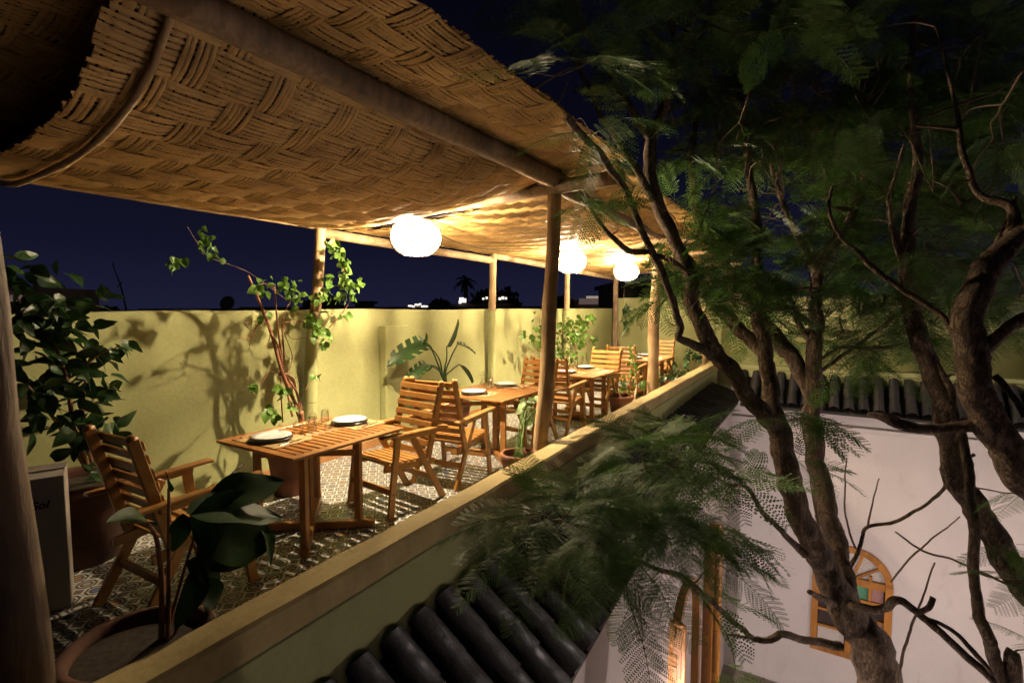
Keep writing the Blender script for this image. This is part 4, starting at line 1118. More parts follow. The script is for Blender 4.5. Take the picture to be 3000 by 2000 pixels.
# ---- leafy climbers further along the wall
def bush(name, label, base, stems, clusters, y, leafs, jit=0.12, stem_r=0.008, potdim=None, cat='plant', s=(.7, 1.2)):
    e = thing(name, base, label, cat)
    if potdim: pot(e, Vector(base), *potdim)
    for pts in stems:
        P3 = smooth_path([tuple(base[:2]) + (base[2] + (potdim[2] * .85 if potdim else 0),)] + [tuple(at_y(u, v, y)) for u, v in pts], 5)
        m = MB(); m.tube(P3, [lerp(stem_r, stem_r * .35, i / (len(P3) - 1)) for i in range(len(P3))], 6); m.build('stem', M['cane_stem'], e)
    for (u, v, n_, su, sv) in clusters:
        for k in range(n_):
            p = at_y(u + R.gauss(0, su), v + R.gauss(0, sv), y + R.uniform(-jit, jit))
            put_leaf(e, R.choice(leafs), p, Vector((R.uniform(-1, 1), R.uniform(-.8, .3), R.uniform(-1, .3))), rvec() + Vector((0, -.5, .6)), R.uniform(-.5, .5), R.uniform(*s))
    return e
Z6 = lambda a, b: (1019 + a * .35, 470 + b * .35)
def c6(l): return [(*Z6(a, b), n_, su * .35, sv * .35) for a, b, n_, su, sv in l]
b0 = at_y(*Z6(690, 1000), 4.5)
bush('climbing_shrub', 'green climbing shrub with arching sprays on the wall, seen behind the front post', (b0.x, 4.5, 0), [[Z6(640, 950), Z6(560, 870), Z6(495, 850)], [Z6(650, 900), Z6(630, 780), Z6(640, 700)], [Z6(740, 900), Z6(800, 800), Z6(850, 760)]],
     c6([(520, 855, 8, 20, 8), (575, 880, 9, 20, 14), (630, 900, 16, 25, 40), (630, 790, 16, 22, 40), (625, 690, 5, 25, 15), (760, 860, 16, 30, 30), (810, 790, 18, 30, 25), (850, 760, 8, 16, 14), (720, 960, 12, 30, 30)]), 4.5, vine_me, potdim=(0.15, 0.2, 0.4), s=(.9, 1.5))
b0 = at_y(*Z6(880, 1000), 4.5)
bush('leafy_shrub', 'bright green leafy shrub on the wall just right of the front post', (b0.x, 4.45, 0), [[Z6(860, 900), Z6(880, 800), Z6(900, 750)], [Z6(930, 950), Z6(930, 850), Z6(960, 760)], [Z6(840, 1000), Z6(800, 960)]],
     c6([(890, 790, 26, 30, 30), (860, 870, 20, 25, 20), (920, 770, 16, 20, 25), (975, 745, 8, 12, 20), (900, 910, 14, 30, 20), (960, 880, 10, 30, 14), (850, 990, 14, 30, 20), (790, 960, 10, 25, 16)]), 4.4, vine_me, potdim=(0.15, 0.2, 0.4), s=(1.0, 1.7))
Z9 = lambda a, b: (1332.8 + a * .2, 588 + b * .2)
def c9(l): return [(*Z9(a, b), n_, su * .2, sv * .2) for a, b, n_, su, sv in l]
bush('corner_vine', 'dim vine filling the far corner of the terrace walls beside a thin cane', (12.6, 4.3, 0), [[Z9(700, 900), Z9(640, 700), Z9(600, 560)], [Z9(720, 900), Z9(740, 700), Z9(700, 560)], [Z9(440, 1000), Z9(480, 640), Z9(515, 350)]],
     [(u, v, n_, su, sv) for u, v, n_, su, sv in c9([(620, 600, 26, 60, 60), (700, 700, 30, 70, 70), (600, 750, 24, 60, 80), (740, 850, 24, 50, 60), (560, 620, 14, 40, 60), (910, 700, 6, 12, 30), (910, 830, 5, 12, 20), (1000, 590, 3, 20, 10)])], 4.35, shrub_me, jit=0.1, cat='plant', potdim=(0.16, 0.22, 0.42), s=(.9, 1.5))
lance = [leaf_mesh('lance_leaf', 0.11, 0.035, 'vine', 'lance', 0.25, 0.35), leaf_mesh('lance_leaf', 0.09, 0.04, 'vine', 'ovate', 0.25, 0.35)]
bush('trailing_plant', 'trailing green plant on a stake at the foot of the pale post', (7.75, 2.72, 0), [[Z9(590, 1400), Z9(600, 1200), Z9(570, 1030)], [Z9(600, 1350), Z9(500, 1450)], [Z9(640, 1380), Z9(700, 1440)]],
     c9([(570, 1050, 7, 14, 25), (600, 1130, 9, 18, 30), (605, 1230, 14, 22, 35), (605, 1330, 14, 25, 30), (500, 1450, 22, 35, 30), (480, 1520, 16, 40, 20), (560, 1560, 12, 40, 20), (700, 1450, 16, 40, 25), (760, 1470, 12, 40, 20)]), 2.72, lance, jit=0.12, potdim=(0.14, 0.19, 0.36))
bush('trailing_plant', 'trailing dark leafed plant spilling over the far part of the near parapet', (9.9, 2.48, 0), [[Z9(1000, 1350), Z9(1100, 1330)], [Z9(1200, 1250), Z9(1220, 1100)], [Z9(1300, 1300), Z9(1290, 1130)]],
     c9([(960, 1380, 10, 30, 18), (1030, 1370, 14, 30, 18), (1100, 1350, 18, 40, 20), (1180, 1340, 16, 40, 22), (1220, 1120, 14, 20, 30), (1200, 1200, 10, 20, 30), (1380, 1150, 12, 20, 16), (1330, 1140, 8, 30, 14), (1110, 1250, 8, 40, 40), (1280, 1380, 14, 35, 20), (1370, 1370, 10, 30, 20)]), 2.42, shrub_me, jit=0.18, potdim=(0.14, 0.19, 0.36), s=(.7, 1.1))
# potted variegated plant by the front post
vp = thing('potted_plant', (3.80, 2.44, 0), 'potted plant with pale variegated leaves at the foot of the front post', 'plant')
pot(vp, Vector((3.80, 2.245, 0)), 0.12, 0.158, 0.48)
var_me = leaf_mesh('variegated_leaf', 0.17, 0.07, 'varie', 'ovate', 0.2, 0.35, 8)
for (u, v, du, dv) in [(1205, 925, -28, 18), (1215, 920, 18, -14), (1222, 918, 22, 8), (1200, 940, -24, 10), (1212, 945, 20, 20), (1220, 950, 8, 30), (1205, 935, -12, -14), (1228, 925, 10, -16), (1225, 945, 20, 14), (1215, 935, -6, 26), (1232, 938, 4, 34), (1210, 922, -14, -12), (1222, 960, -10, 22)]:
    p = at_y(u, v, 2.46 + R.uniform(-.06, .06)); tq = at_y(u + du, v + dv, 2.46 + R.uniform(-.12, .02))
    put_leaf(vp, var_me, p, tq - p, Vector((0.2, -0.5, 0.8)), R.uniform(-.4, .4), R.uniform(.8, 1.15))
    c = Vector((3.8 + R.uniform(-.05, .05), 2.25 + R.uniform(-.04, .04), 0.44)); mid = (c + p) / 2 + Vector((0, 0, 0.08))
    m = MB(); m.tube(smooth_path([tuple(c), tuple(mid), tuple(p)], 5), 0.004, 5); m.build('stem', M['vine'], vp)
# rubber plant in the foreground pot
rp = thing('rubber_plant', (0.95, 2.36, 0), 'dark rubber plant with large rounded leaves in the foreground clay pot', 'plant')
pot(rp, Vector((0.93, 2.37, 0)), 0.19, 0.255, 0.38, mt='clay_shaded')
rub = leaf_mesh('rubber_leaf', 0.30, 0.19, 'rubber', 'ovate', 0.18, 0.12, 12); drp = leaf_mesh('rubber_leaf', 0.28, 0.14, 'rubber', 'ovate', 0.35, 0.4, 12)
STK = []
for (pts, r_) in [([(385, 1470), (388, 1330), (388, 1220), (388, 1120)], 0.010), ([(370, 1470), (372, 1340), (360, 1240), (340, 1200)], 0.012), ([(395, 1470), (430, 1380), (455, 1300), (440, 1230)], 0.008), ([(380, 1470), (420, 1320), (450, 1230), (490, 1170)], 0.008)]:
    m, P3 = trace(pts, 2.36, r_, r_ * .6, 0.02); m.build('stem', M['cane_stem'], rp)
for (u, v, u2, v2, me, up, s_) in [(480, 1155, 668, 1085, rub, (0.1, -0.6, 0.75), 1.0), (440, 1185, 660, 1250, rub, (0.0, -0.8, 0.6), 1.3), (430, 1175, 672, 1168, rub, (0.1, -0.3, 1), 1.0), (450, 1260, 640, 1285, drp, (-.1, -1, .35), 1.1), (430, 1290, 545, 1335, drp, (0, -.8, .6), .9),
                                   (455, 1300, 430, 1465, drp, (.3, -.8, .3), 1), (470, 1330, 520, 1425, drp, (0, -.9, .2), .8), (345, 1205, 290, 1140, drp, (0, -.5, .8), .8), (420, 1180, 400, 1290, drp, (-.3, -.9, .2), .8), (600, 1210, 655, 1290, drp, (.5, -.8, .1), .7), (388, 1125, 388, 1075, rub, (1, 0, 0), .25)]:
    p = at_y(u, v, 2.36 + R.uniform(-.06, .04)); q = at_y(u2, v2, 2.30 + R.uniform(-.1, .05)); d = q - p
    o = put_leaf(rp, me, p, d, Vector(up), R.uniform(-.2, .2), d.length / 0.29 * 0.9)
# hose on the wall
m, _ = trace([(560, 1065), (535, 1085), (510, 1110), (495, 1125), (505, 1142), (530, 1135), (555, 1120), (580, 1130)], 4.74, 0.008, 0.008, 0.01)
tag(m.build('garden_hose', M['cable']), 'thin garden hose looping down the green wall behind the nearest table', 'hose')

# ================================================================== jacaranda trees in the courtyard
def frond_mesh(seed, hi):
    rr = random.Random(seed); L = 0.42; n = 14; m = MB()
    curve = rr.uniform(0.25, 0.5)
    def rach(t): return Vector((L * t * (1 - 0.08 * t), 0.03 * math.sin(t * 3 + seed) * t, -curve * L * t * t))
    pts = [rach(i / 8) for i in range(9)]; m.tube(pts, [lerp(0.0026, 0.0009, i / 8) for i in range(9)], 4)
    for i in range(n):
        t = 0.16 + 0.82 * i / (n - 1); p = rach(t); pl = 0.115 * math.sin(math.pi * (0.12 + 0.80 * t)) ** 0.8 + 0.012
        for s_ in (-1, 1):
            d = Vector((0.42 + 0.35 * t + rr.uniform(-.08, .08), s_, rr.uniform(-.42, -.12))).normalized()
            side = d.cross(Vector((0, 0, 1))).normalized(); vs = []; fs = []
            k_n = (13 if hi else 5)
            if hi:
                for k in range(k_n):
                    tt = (k + .6) / k_n; c = p + d * (pl * tt) + Vector((0, 0, -0.10 * pl * tt * tt))
                    ll = 0.0105 * math.sin(math.pi * (0.15 + 0.75 * tt)) + 0.003; wd = pl / k_n * 0.36
                    for q in (-1, 1):
                        e = c + side * (ll * q) + d * (ll * 0.35) + Vector((0, 0, -0.1 * ll)); o = len(vs); mid = (c + e) / 2
                        vs += [c, mid + d * wd, e, mid - d * wd]; fs.append((o, o + 1, o + 2, o + 3))
                o = len(vs); vs += [p - side * .0006, p + side * .0006, p + d * pl]; fs.append((o, o + 1, o + 2))
            else:
                for k in range(k_n):
                    tt = (k + .5) / k_n; c = p + d * (pl * tt); ll = 0.0115 * math.sin(math.pi * (0.15 + 0.75 * tt)) + 0.003; wd = pl / k_n * 0.42; o = len(vs)
                    vs += [c - side * ll + d * ll * .3, c + d * wd, c + side * ll + d * ll * .3, c - d * wd]; fs.append((o, o + 1, o + 2, o + 3))
            m.add(vs, fs)
    return m
frond_hi = [frond_mesh(s_, True).mesh('frond', M['frond']) for s_ in range(4)]
frond_lo = [frond_mesh(10 + s_, False) for s_ in range(3)]

class Tree:
    def __init__(s, base, label):
        s.base = Vector(base); s.e = thing('jacaranda_tree', base, label, 'tree', 'jacaranda trees in the courtyard'); s.nodes = []; s.fr = []; s.twigs = MB()
    def limb(s, pts, name='branch', mat='bark', reach=None, n=9):
        """pts: (u, v, width px, depth) or ('w', x, y, z, radius)"""
        q = []
        for p in pts:
            if p[0] == 'w': q.append((p[1], p[2], p[3], p[4]))
            else:
                a = at_d(p[0], p[1], p[3]); q.append((a.x, a.y, a.z, p[2] * K / F * p[3] / 2 * 0.86))
        P = smooth_path(q, 10); P = [(Vector(p[:3]), max(p[3], 0.002)) for p in P]
        out = []
        for i, (p, r_) in enumerate(P):
            nv = lambda f_: Vector((noise.noise(p * f_), noise.noise(p * f_ + Vector((9, 0, 0))), noise.noise(p * f_ + Vector((0, 9, 0)))))
            w = nv(5) * (r_ * 0.28 + 0.010) + nv(16) * (r_ * 0.06 + 0.004)
            out.append((p + w, r_ * (1 + 0.07 * noise.noise(p * 9) + (0.16 * max(0, noise.noise(p * 5.3 + Vector((3, 3, 3))) - .25)))))
        m = MB(); m.tube([p for p, _ in out], [r_ for _, r_ in out], n, jit=0.05); m.build(name, M[mat], s.e)
        s.nodes += [p for p, r_ in out]
        return out
    def near(s, p):
        return min(s.nodes, key=lambda q: (q - p).length_squared)
    def twig(s, p, r0=0.007):
        a = s.near(p); d = p - a
        mid = a + d * 0.5 + rvec() * d.length * 0.16 + Vector((0, 0, 0.05 * d.length))
        P = smooth_path([tuple(a), tuple(a.lerp(mid, .5) + rvec() * d.length * .06), tuple(mid), tuple(p)], 4)
        s.twigs.tube(P, [lerp(r0, 0.0022, i / (len(P) - 1)) for i in range(len(P))], 5, cap=False)
        s.nodes += [Vector(P[len(P) // 2]), Vector(P[-2])]
        return d.normalized() if d.length > 1e-3 else Vector((0, 0, 1))
    def rosette(s, p, n, size=1.0, face=None, twig=True):
        d = s.twig(p) if twig else Vector((0, 0, 1))
        a0 = R.uniform(0, 6.28)
        for k in range(n):
            a = a0 + k * 6.283 / n + R.uniform(-.4, .4)
            v = Vector((math.cos(a), math.sin(a), R.uniform(-.35, .55))) + d * 0.7
            if face is not None: v += Vector(face) * 0.8
            s.fr.append((p + v.normalized() * 0.01, v, R.uniform(.75, 1.15) * size))
    def finish(s, singles=300):
        s.twigs.build('twigs', M['twig'], s.e)['kind'] = 'stuff'
        ok = []
        for (p, v, sz) in s.fr:
            tip = p + v.normalized() * 0.42 * sz
            if (p - CAM).length < 1.0 or (tip - CAM).length < 0.85: continue
            if tip.y > 2.0 and tip.z < 3.0: continue
            if tip.y > 1.5 and 2.8 < tip.z < 3.05: continue
            ok.append((p, v, sz))
        ok.sort(key=lambda f: (f[0] - CAM).dot(FW))
        rest = MB()
        for i, (p, v, sz) in enumerate(ok):
            w = Matrix.Translation(p) @ frame(v, Vector((R.uniform(-.45, .45), R.uniform(-.45, .45), 1)), R.uniform(-.5, .5)) @ Matrix.Scale(sz, 4)
            if i < singles: link('frond', frond_hi[i % 4], s.e, w)
            else:
                src = R.choice(frond_lo); rest.add([w @ Vector(q) for q in src.v], src.f)
        if rest.v: tag(rest.build('crown', M['frond'], s.e), kind='stuff')
FY = FLOOR_YARD
A = Tree((5.0, -0.55, FY), 'jacaranda with forked trunks in the middle of the courtyard, branches reaching over the tiles')
pb = at_d(2015, 1568, 4.4)
A.limb([('w', pb.x + .05, pb.y - .1, FY - .05, 0.24), ('w', pb.x, pb.y - .03, -3.5, 0.19), (2015, 1568, 104, 4.4), (1950, 1400, 84, 4.4), (1890, 1295, 66, 4.4), (1848, 1210, 62, 4.35), (1808, 1085, 60, 4.3), (1788, 990, 56, 4.3), (1736, 930, 44, 4.25), (1690, 862, 42, 4.2), (1645, 806, 44, 4.2), (1613, 743, 40, 4.1), (1589, 680, 36, 4.1), (1575, 600, 34, 4.0), (1510, 470, 34, 3.9), (1492, 340, 32, 3.8), (1522, 255, 26, 3.8), (1552, 130, 22, 3.7), (1605, 10, 20, 3.7), (1640, -120, 14, 3.6)], 'trunk', n=14)
A.limb([(1950, 1400, 70, 4.4), (1930, 1310, 52, 4.6), (1913, 1234, 56, 4.7), (1888, 1134, 50, 4.8), (1866, 984, 46, 4.9), (1868, 884, 42, 4.9), (1870, 800, 38, 4.9), (1873, 700, 34, 4.9), (1878, 622, 30, 4.9), (1923, 556, 26, 4.9), (1963, 480, 24, 5.0), (1990, 380, 22, 5.0), (2000, 290, 18, 5.0), (1985, 180, 14, 5.0), (1990, 40, 10, 5.0)], 'trunk', n=12)
A.limb([(1808, 1085, 50, 4.3), (1790, 1000, 48, 4.35), (1776, 930, 46, 4.4), (1762, 840, 40, 4.5), (1745, 740, 34, 4.6), (1740, 640, 30, 4.7), (1735, 500, 24, 4.8), (1720, 380, 20, 4.8), (1700, 200, 16, 4.9), (1690, 60, 12, 4.9)], 'trunk', n=10)
A.limb([(1866, 930, 34, 4.9), (1845, 862, 40, 5.0), (1778, 768, 42, 5.1), (1718, 687, 38, 5.2), (1660, 600, 30, 5.2), (1600, 480, 24, 5.2), (1590, 340, 18, 5.2), (1620, 180, 12, 5.2)], 'branch', n=9)
A.limb([(1770, 840, 28, 4.5), (1711, 767, 36, 4.7), (1660, 712, 36, 4.8), (1620, 662, 32, 4.8), (1560, 570, 24, 4.8), (1500, 470, 18, 4.7)], 'branch')
A.limb([(1640, 815, 34, 4.2), (1600, 795, 24, 4.1), (1556, 778, 20, 4.0), (1560, 750, 20, 4.0), (1544, 687, 20, 3.9), (1498, 575, 20, 3.8), (1470, 520, 18, 3.7), (1440, 440, 17, 3.6), (1400, 390, 20, 3.5), (1330, 300, 22, 3.3), (1250, 220, 18, 3.1), (1150, 170, 15, 2.9), (1040, 110, 13, 2.7), (960, 60, 11, 2.6), (870, 5, 9, 2.5)], 'branch')
A.limb([(1498, 575, 14, 3.8), (1455, 578, 16, 3.8), (1420, 560, 14, 3.7), (1380, 510, 10, 3.7), (1330, 440, 6, 3.6)], 'branch', n=7)
A.limb([(1498, 580, 12, 3.8), (1540, 600, 14, 3.8), (1580, 625, 12, 3.9)], 'branch', n=7)
A.limb([(1500, 330, 22, 3.8), (1420, 200, 20, 3.7), (1380, 120, 17, 3.6), (1330, 40, 14, 3.5), (1290, -60, 10, 3.4)], 'branch')
A.limb([(1522, 255, 16, 3.8), (1545, 120, 18, 3.8), (1540, -30, 14, 3.8)], 'branch')
A.limb([(1510, 470, 24, 3.9), (1440, 360, 18, 3.7), (1390, 280, 15, 3.6), (1340, 180, 12, 3.5), (1280, 60, 9, 3.4)], 'branch')
A.limb([(1878, 630, 20, 4.9), (1840, 560, 18, 4.9), (1800, 470, 14, 4.9), (1770, 380, 10, 4.9)], 'branch', n=7)
A.limb([(1963, 480, 16, 5.0), (1905, 470, 10, 5.0), (1895, 390, 9, 5.0), (1850, 320, 7, 5.0), (1862, 250, 5, 5.0)], 'branch', 'twig', n=7)
A.limb([(1990, 380, 14, 5.0), (1950, 220, 12, 5.0), (1945, 180, 9, 5.0), (1960, 180, 8, 5.0)], 'branch', 'twig', n=7)
A.limb([(2003, 290, 14, 5.0), (2060, 280, 16, 5.0), (2110, 340, 16, 5.0), (2180, 420, 16, 4.9), (2230, 500, 18, 4.8)], 'branch', n=8)
A.limb([(1870, 800, 14, 4.9), (1835, 740, 16, 4.9), (1810, 680, 14, 4.9), (1775, 630, 10, 4.9)], 'branch', 'twig', n=7)
A.limb([(1872, 860, 12, 4.9), (1960, 800, 10, 4.9), (2040, 740, 12, 4.9), (2110, 690, 9, 4.9)], 'branch', 'twig', n=7)
A.limb([(1875, 830, 10, 4.9), (1930, 800, 9, 4.8), (2010, 798, 12, 4.8), (2100, 790, 11, 4.8)], 'branch', 'twig', n=7)
# low dark branches
A.limb([(1930, 1390, 26, 4.4), (1858, 1359, 12, 4.0)], 'branch', n=7)
A.limb([(1940, 1385, 22, 4.35), (2000, 1396, 22, 4.1), (2038, 1399, 22, 4.0), (2063, 1379, 22, 3.9), (2118, 1414, 20, 3.8), (2193, 1484, 20, 3.7), (2278, 1552, 22, 3.6), (2352, 1640, 24, 3.5)], 'branch', n=8)
A.limb([(2110, 1405, 16, 3.8), (2135, 1390, 15, 3.75), (2146, 1370, 14, 3.75)], 'branch', n=7)
A.limb([(2118, 1414, 10, 3.8), (2190, 1450, 11, 3.7), (2250, 1510, 12, 3.6), (2300, 1570, 12, 3.6)], 'branch', n=7)
A.limb([(1930, 1480, 24, 4.4), (1860, 1470, 20, 4.2), (1808, 1457, 19, 4.0), (1770, 1466, 18, 3.9), (1738, 1468, 16, 3.8), (1708, 1449, 15, 3.7), (1633, 1379, 15, 3.4), (1568, 1326, 15, 3.1), (1480, 1293, 11, 2.9), (1410, 1250, 9, 2.75), (1340, 1220, 7, 2.6), (1260, 1190, 5, 2.45)], 'branch', n=8)
A.limb([(1760, 1467, 9, 3.9), (1700, 1462, 7, 3.8), (1668, 1455, 5, 3.75)], 'branch', n=6)
A.limb([(1850, 1275, 22, 4.35), (1788, 1214, 14, 4.2), (1738, 1154, 13, 4.05), (1716, 1122, 9, 4.0), (1690, 1112, 6, 3.9)], 'branch', n=7)
A.limb([(1933, 1329, 14, 4.6), (1973, 1264, 10, 4.5), (1993, 1211, 9, 4.5), (2068, 1194, 9, 4.4), (2120, 1160, 8, 4.3), (2163, 1129, 9, 4.2), (2180, 1090, 8, 4.1), (2238, 1044, 9, 4.0)], 'branch', n=7)
A.limb([(1993, 1211, 6, 4.5), (2005, 1150, 4, 4.5), (2020, 1100, 3, 4.5)], 'branch', 'twig', n=5)
A.limb([(1965, 1260, 6, 4.5), (1945, 1200, 5, 4.5), (1940, 1100, 4, 4.5), (1945, 1050, 3, 4.5)], 'branch', 'twig', n=5)
A.limb([(1890, 1290, 8, 4.4), (1878, 1200, 6, 4.5), (1864, 1120, 4, 4.5), (1862, 1090, 3, 4.5)], 'branch', 'twig', n=5)
A.limb([(2045, 1335, 5, 4.4), (2110, 1262, 5, 4.3), (2160, 1222, 4, 4.3), (2205, 1185, 3, 4.2)], 'branch', 'twig', n=5)
A.limb([(2055, 1222, 4, 4.3), (2110, 1260, 6, 4.3), (2200, 1290, 6, 4.2), (2320, 1345, 7, 4.0)], 'branch', 'twig', n=5)
A.limb([(2060, 1568, 9, 4.2), (2075, 1490, 8, 4.2), (2110, 1400, 6, 4.2), (2145, 1290, 4, 4.2)], 'branch', 'twig', n=5)

B = Tree((2.3, -2.6, FY), 'thick-trunked jacaranda leaning in at the right edge of the photo')
pb = at_d(2420, 1240, 2.6)
B.limb([('w', pb.x + .1, pb.y - .35, FY - .05, 0.16), ('w', pb.x + .05, pb.y - .15, -1.4, 0.12), (2420, 1240, 92, 2.65), (2352, 1100, 86, 2.65), (2300, 1020, 84, 2.65), (2266, 945, 80, 2.65), (2232, 860, 74, 2.65), (2222, 785, 74, 2.65), (2236, 690, 70, 2.65), (2270, 615, 66, 2.65), (2330, 560, 54, 2.65), (2400, 470, 46, 2.6), (2430, 300, 30, 2.6)], 'trunk', n=14)
B.limb([(2268, 965, 44, 2.65), (2200, 975, 30, 2.7), (2118, 982, 28, 2.75), (2060, 970, 30, 2.8), (2020, 955, 22, 2.85), (1995, 950, 12, 2.9)], 'branch', n=9)
B.limb([(2250, 800, 40, 2.65), (2300, 765, 34, 2.55), (2360, 728, 32, 2.5), (2450, 700, 26, 2.4)], 'branch', n=9)
B.limb([(2228, 860, 24, 2.65), (2180, 745, 14, 2.7), (2130, 700, 14, 2.75), (2085, 670, 14, 2.8), (2010, 620, 15, 2.85), (1975, 585, 13, 2.9), (1930, 550, 11, 3.0), (1905, 480, 10, 3.0), (1910, 430, 8, 3.1)], 'branch', n=8)
B.limb([(2330, 560, 40, 2.65), (2320, 480, 26, 2.7), (2250, 450, 18, 2.8), (2220, 380, 16, 2.8), (2200, 300, 14, 2.9), (2190, 200, 10, 2.9), (2150, 60, 8, 3.0)], 'branch', n=8)
B.limb([(2270, 615, 20, 2.65), (2300, 540, 14, 2.7), (2330, 450, 12, 2.7)], 'branch', n=7)
B.limb([(2200, 300, 10, 2.9), (2100, 285, 7, 3.0), (2200, 245, 6, 3.0), (2290, 210, 6, 2.9), (2352, 160, 5, 2.9)], 'branch', 'twig', n=6)
B.limb([(2285, 860, 20, 2.65), (2320, 900, 16, 2.6), (2352, 960, 14, 2.5)], 'branch', n=7)
C = Tree((4.2, -2.3, FY), 'slender pale-stemmed jacaranda behind the thick right-hand trunk')
pb = at_d(2420, 1440, 3.7)
C.limb([('w', pb.x + .1, pb.y - .2, FY - .05, 0.17), ('w', pb.x + .05, pb.y - .1, -2.2, 0.13), (2420, 1440, 76, 3.75), (2352, 1350, 70, 3.8), (2268, 1215, 64, 3.85), (2205, 1110, 58, 3.9), (2178, 1000, 52, 3.95), (2143, 860, 48, 4.0), (2110, 770, 44, 4.0), (2092, 700, 40, 4.0), (2080, 600, 36, 4.0), (2090, 480, 30, 4.0), (2110, 360, 24, 4.0), (2090, 200, 18, 4.0), (2100, 40, 14, 4.0)], 'trunk', n=12)
C.limb([('w', pb.x - .1, pb.y + .15, FY - .05, 0.10), (2330, 1640, 34, 3.5), (2308, 1568, 32, 3.5), (2262, 1450, 30, 3.5), (2243, 1384, 26, 3.55), (2233, 1184, 26, 3.6), (2223, 1064, 22, 3.7), (2203, 984, 20, 3.8), (2178, 884, 16, 3.9), (2150, 830, 10, 3.95)], 'trunk', n=9)
C.limb([(2178, 890, 10, 3.9), (2176, 870, 8, 3.9), (2190, 860, 5, 3.9)], 'branch', 'twig', n=5)
C.limb([(2080, 600, 18, 4.0), (2040, 480, 12, 4.0), (2050, 420, 10, 4.0), (2080, 330, 6, 4.0)], 'branch', 'twig', n=6)
C.limb([(2085, 640, 14, 4.0), (2055, 560, 14, 4.0), (2046, 500, 12, 4.0)], 'branch', n=6)
# crown over the upper right
def crown(tr, regs):
    for (u0, u1, v0, v1, d0, d1, cnt, nf) in regs:
        for k in range(cnt):
            p = at_d(R.uniform(u0, u1), R.uniform(v0, v1), R.uniform(d0, d1))
            if p.y > 1.35: continue
            tr.rosette(p, nf)
crown(A, [(1400, 1900, 0, 350, 4.0, 6.8, 80, 7), (1420, 2000, 250, 700, 4.4, 7.0, 90, 7), (1560, 1780, 560, 720, 3.7, 4.6, 14, 7), (1700, 2000, 600, 850, 4.6, 6.5, 16, 5), (1250, 1500, -60, 200, 3.0, 4.6, 26, 6), (1060, 1420, -60, 210, 2.5, 3.4, 22, 5), (1280, 1460, 120, 330, 3.0, 3.9, 14, 5), (1900, 2352, 0, 500, 4.5, 7.5, 60, 7), (1600, 1900, -150, 60, 2.8, 5, 16, 6)])
crown(B, [(1950, 2352, 0, 420, 3.2, 4.6, 16, 6), (2050, 2352, 400, 640, 3.4, 4.8, 12, 6), (2280, 2400, 560, 720, 2.6, 3.4, 6, 5)])
crown(C, [(1900, 2352, 60, 640, 4.0, 6.5, 90, 7), (1950, 2352, 560, 800, 4.2, 6.5, 36, 6), (1960, 2120, 620, 760, 4.0, 5, 6, 5)])
for tr, cnt, (u0, u1, v0, v1, d0, d1) in ((A, 80, (1420, 2050, 0, 760, 3.4, 5.2)), (C, 40, (1850, 2352, 60, 800, 3.6, 5.0)), (B, 3, (2000, 2352, 100, 700, 2.7, 3.6))):
    for k in range(cnt):
        p = at_d(R.uniform(u0, u1), R.uniform(v0, v1), R.uniform(d0, d1))
        if p.y > 1.35: continue
        tr.twig(p, R.uniform(.005, .009)); e2 = tr.nodes
        for j in range(2):
            q = p + (rvec() + Vector((0, 0, .5))) * R.uniform(.12, .3)
            tr.twigs.tube([p.lerp(q, t / 3) + rvec() * .012 * (0 < t < 3) for t in range(4)], [.004, .0035, .0028, .0018], 5, cap=False)
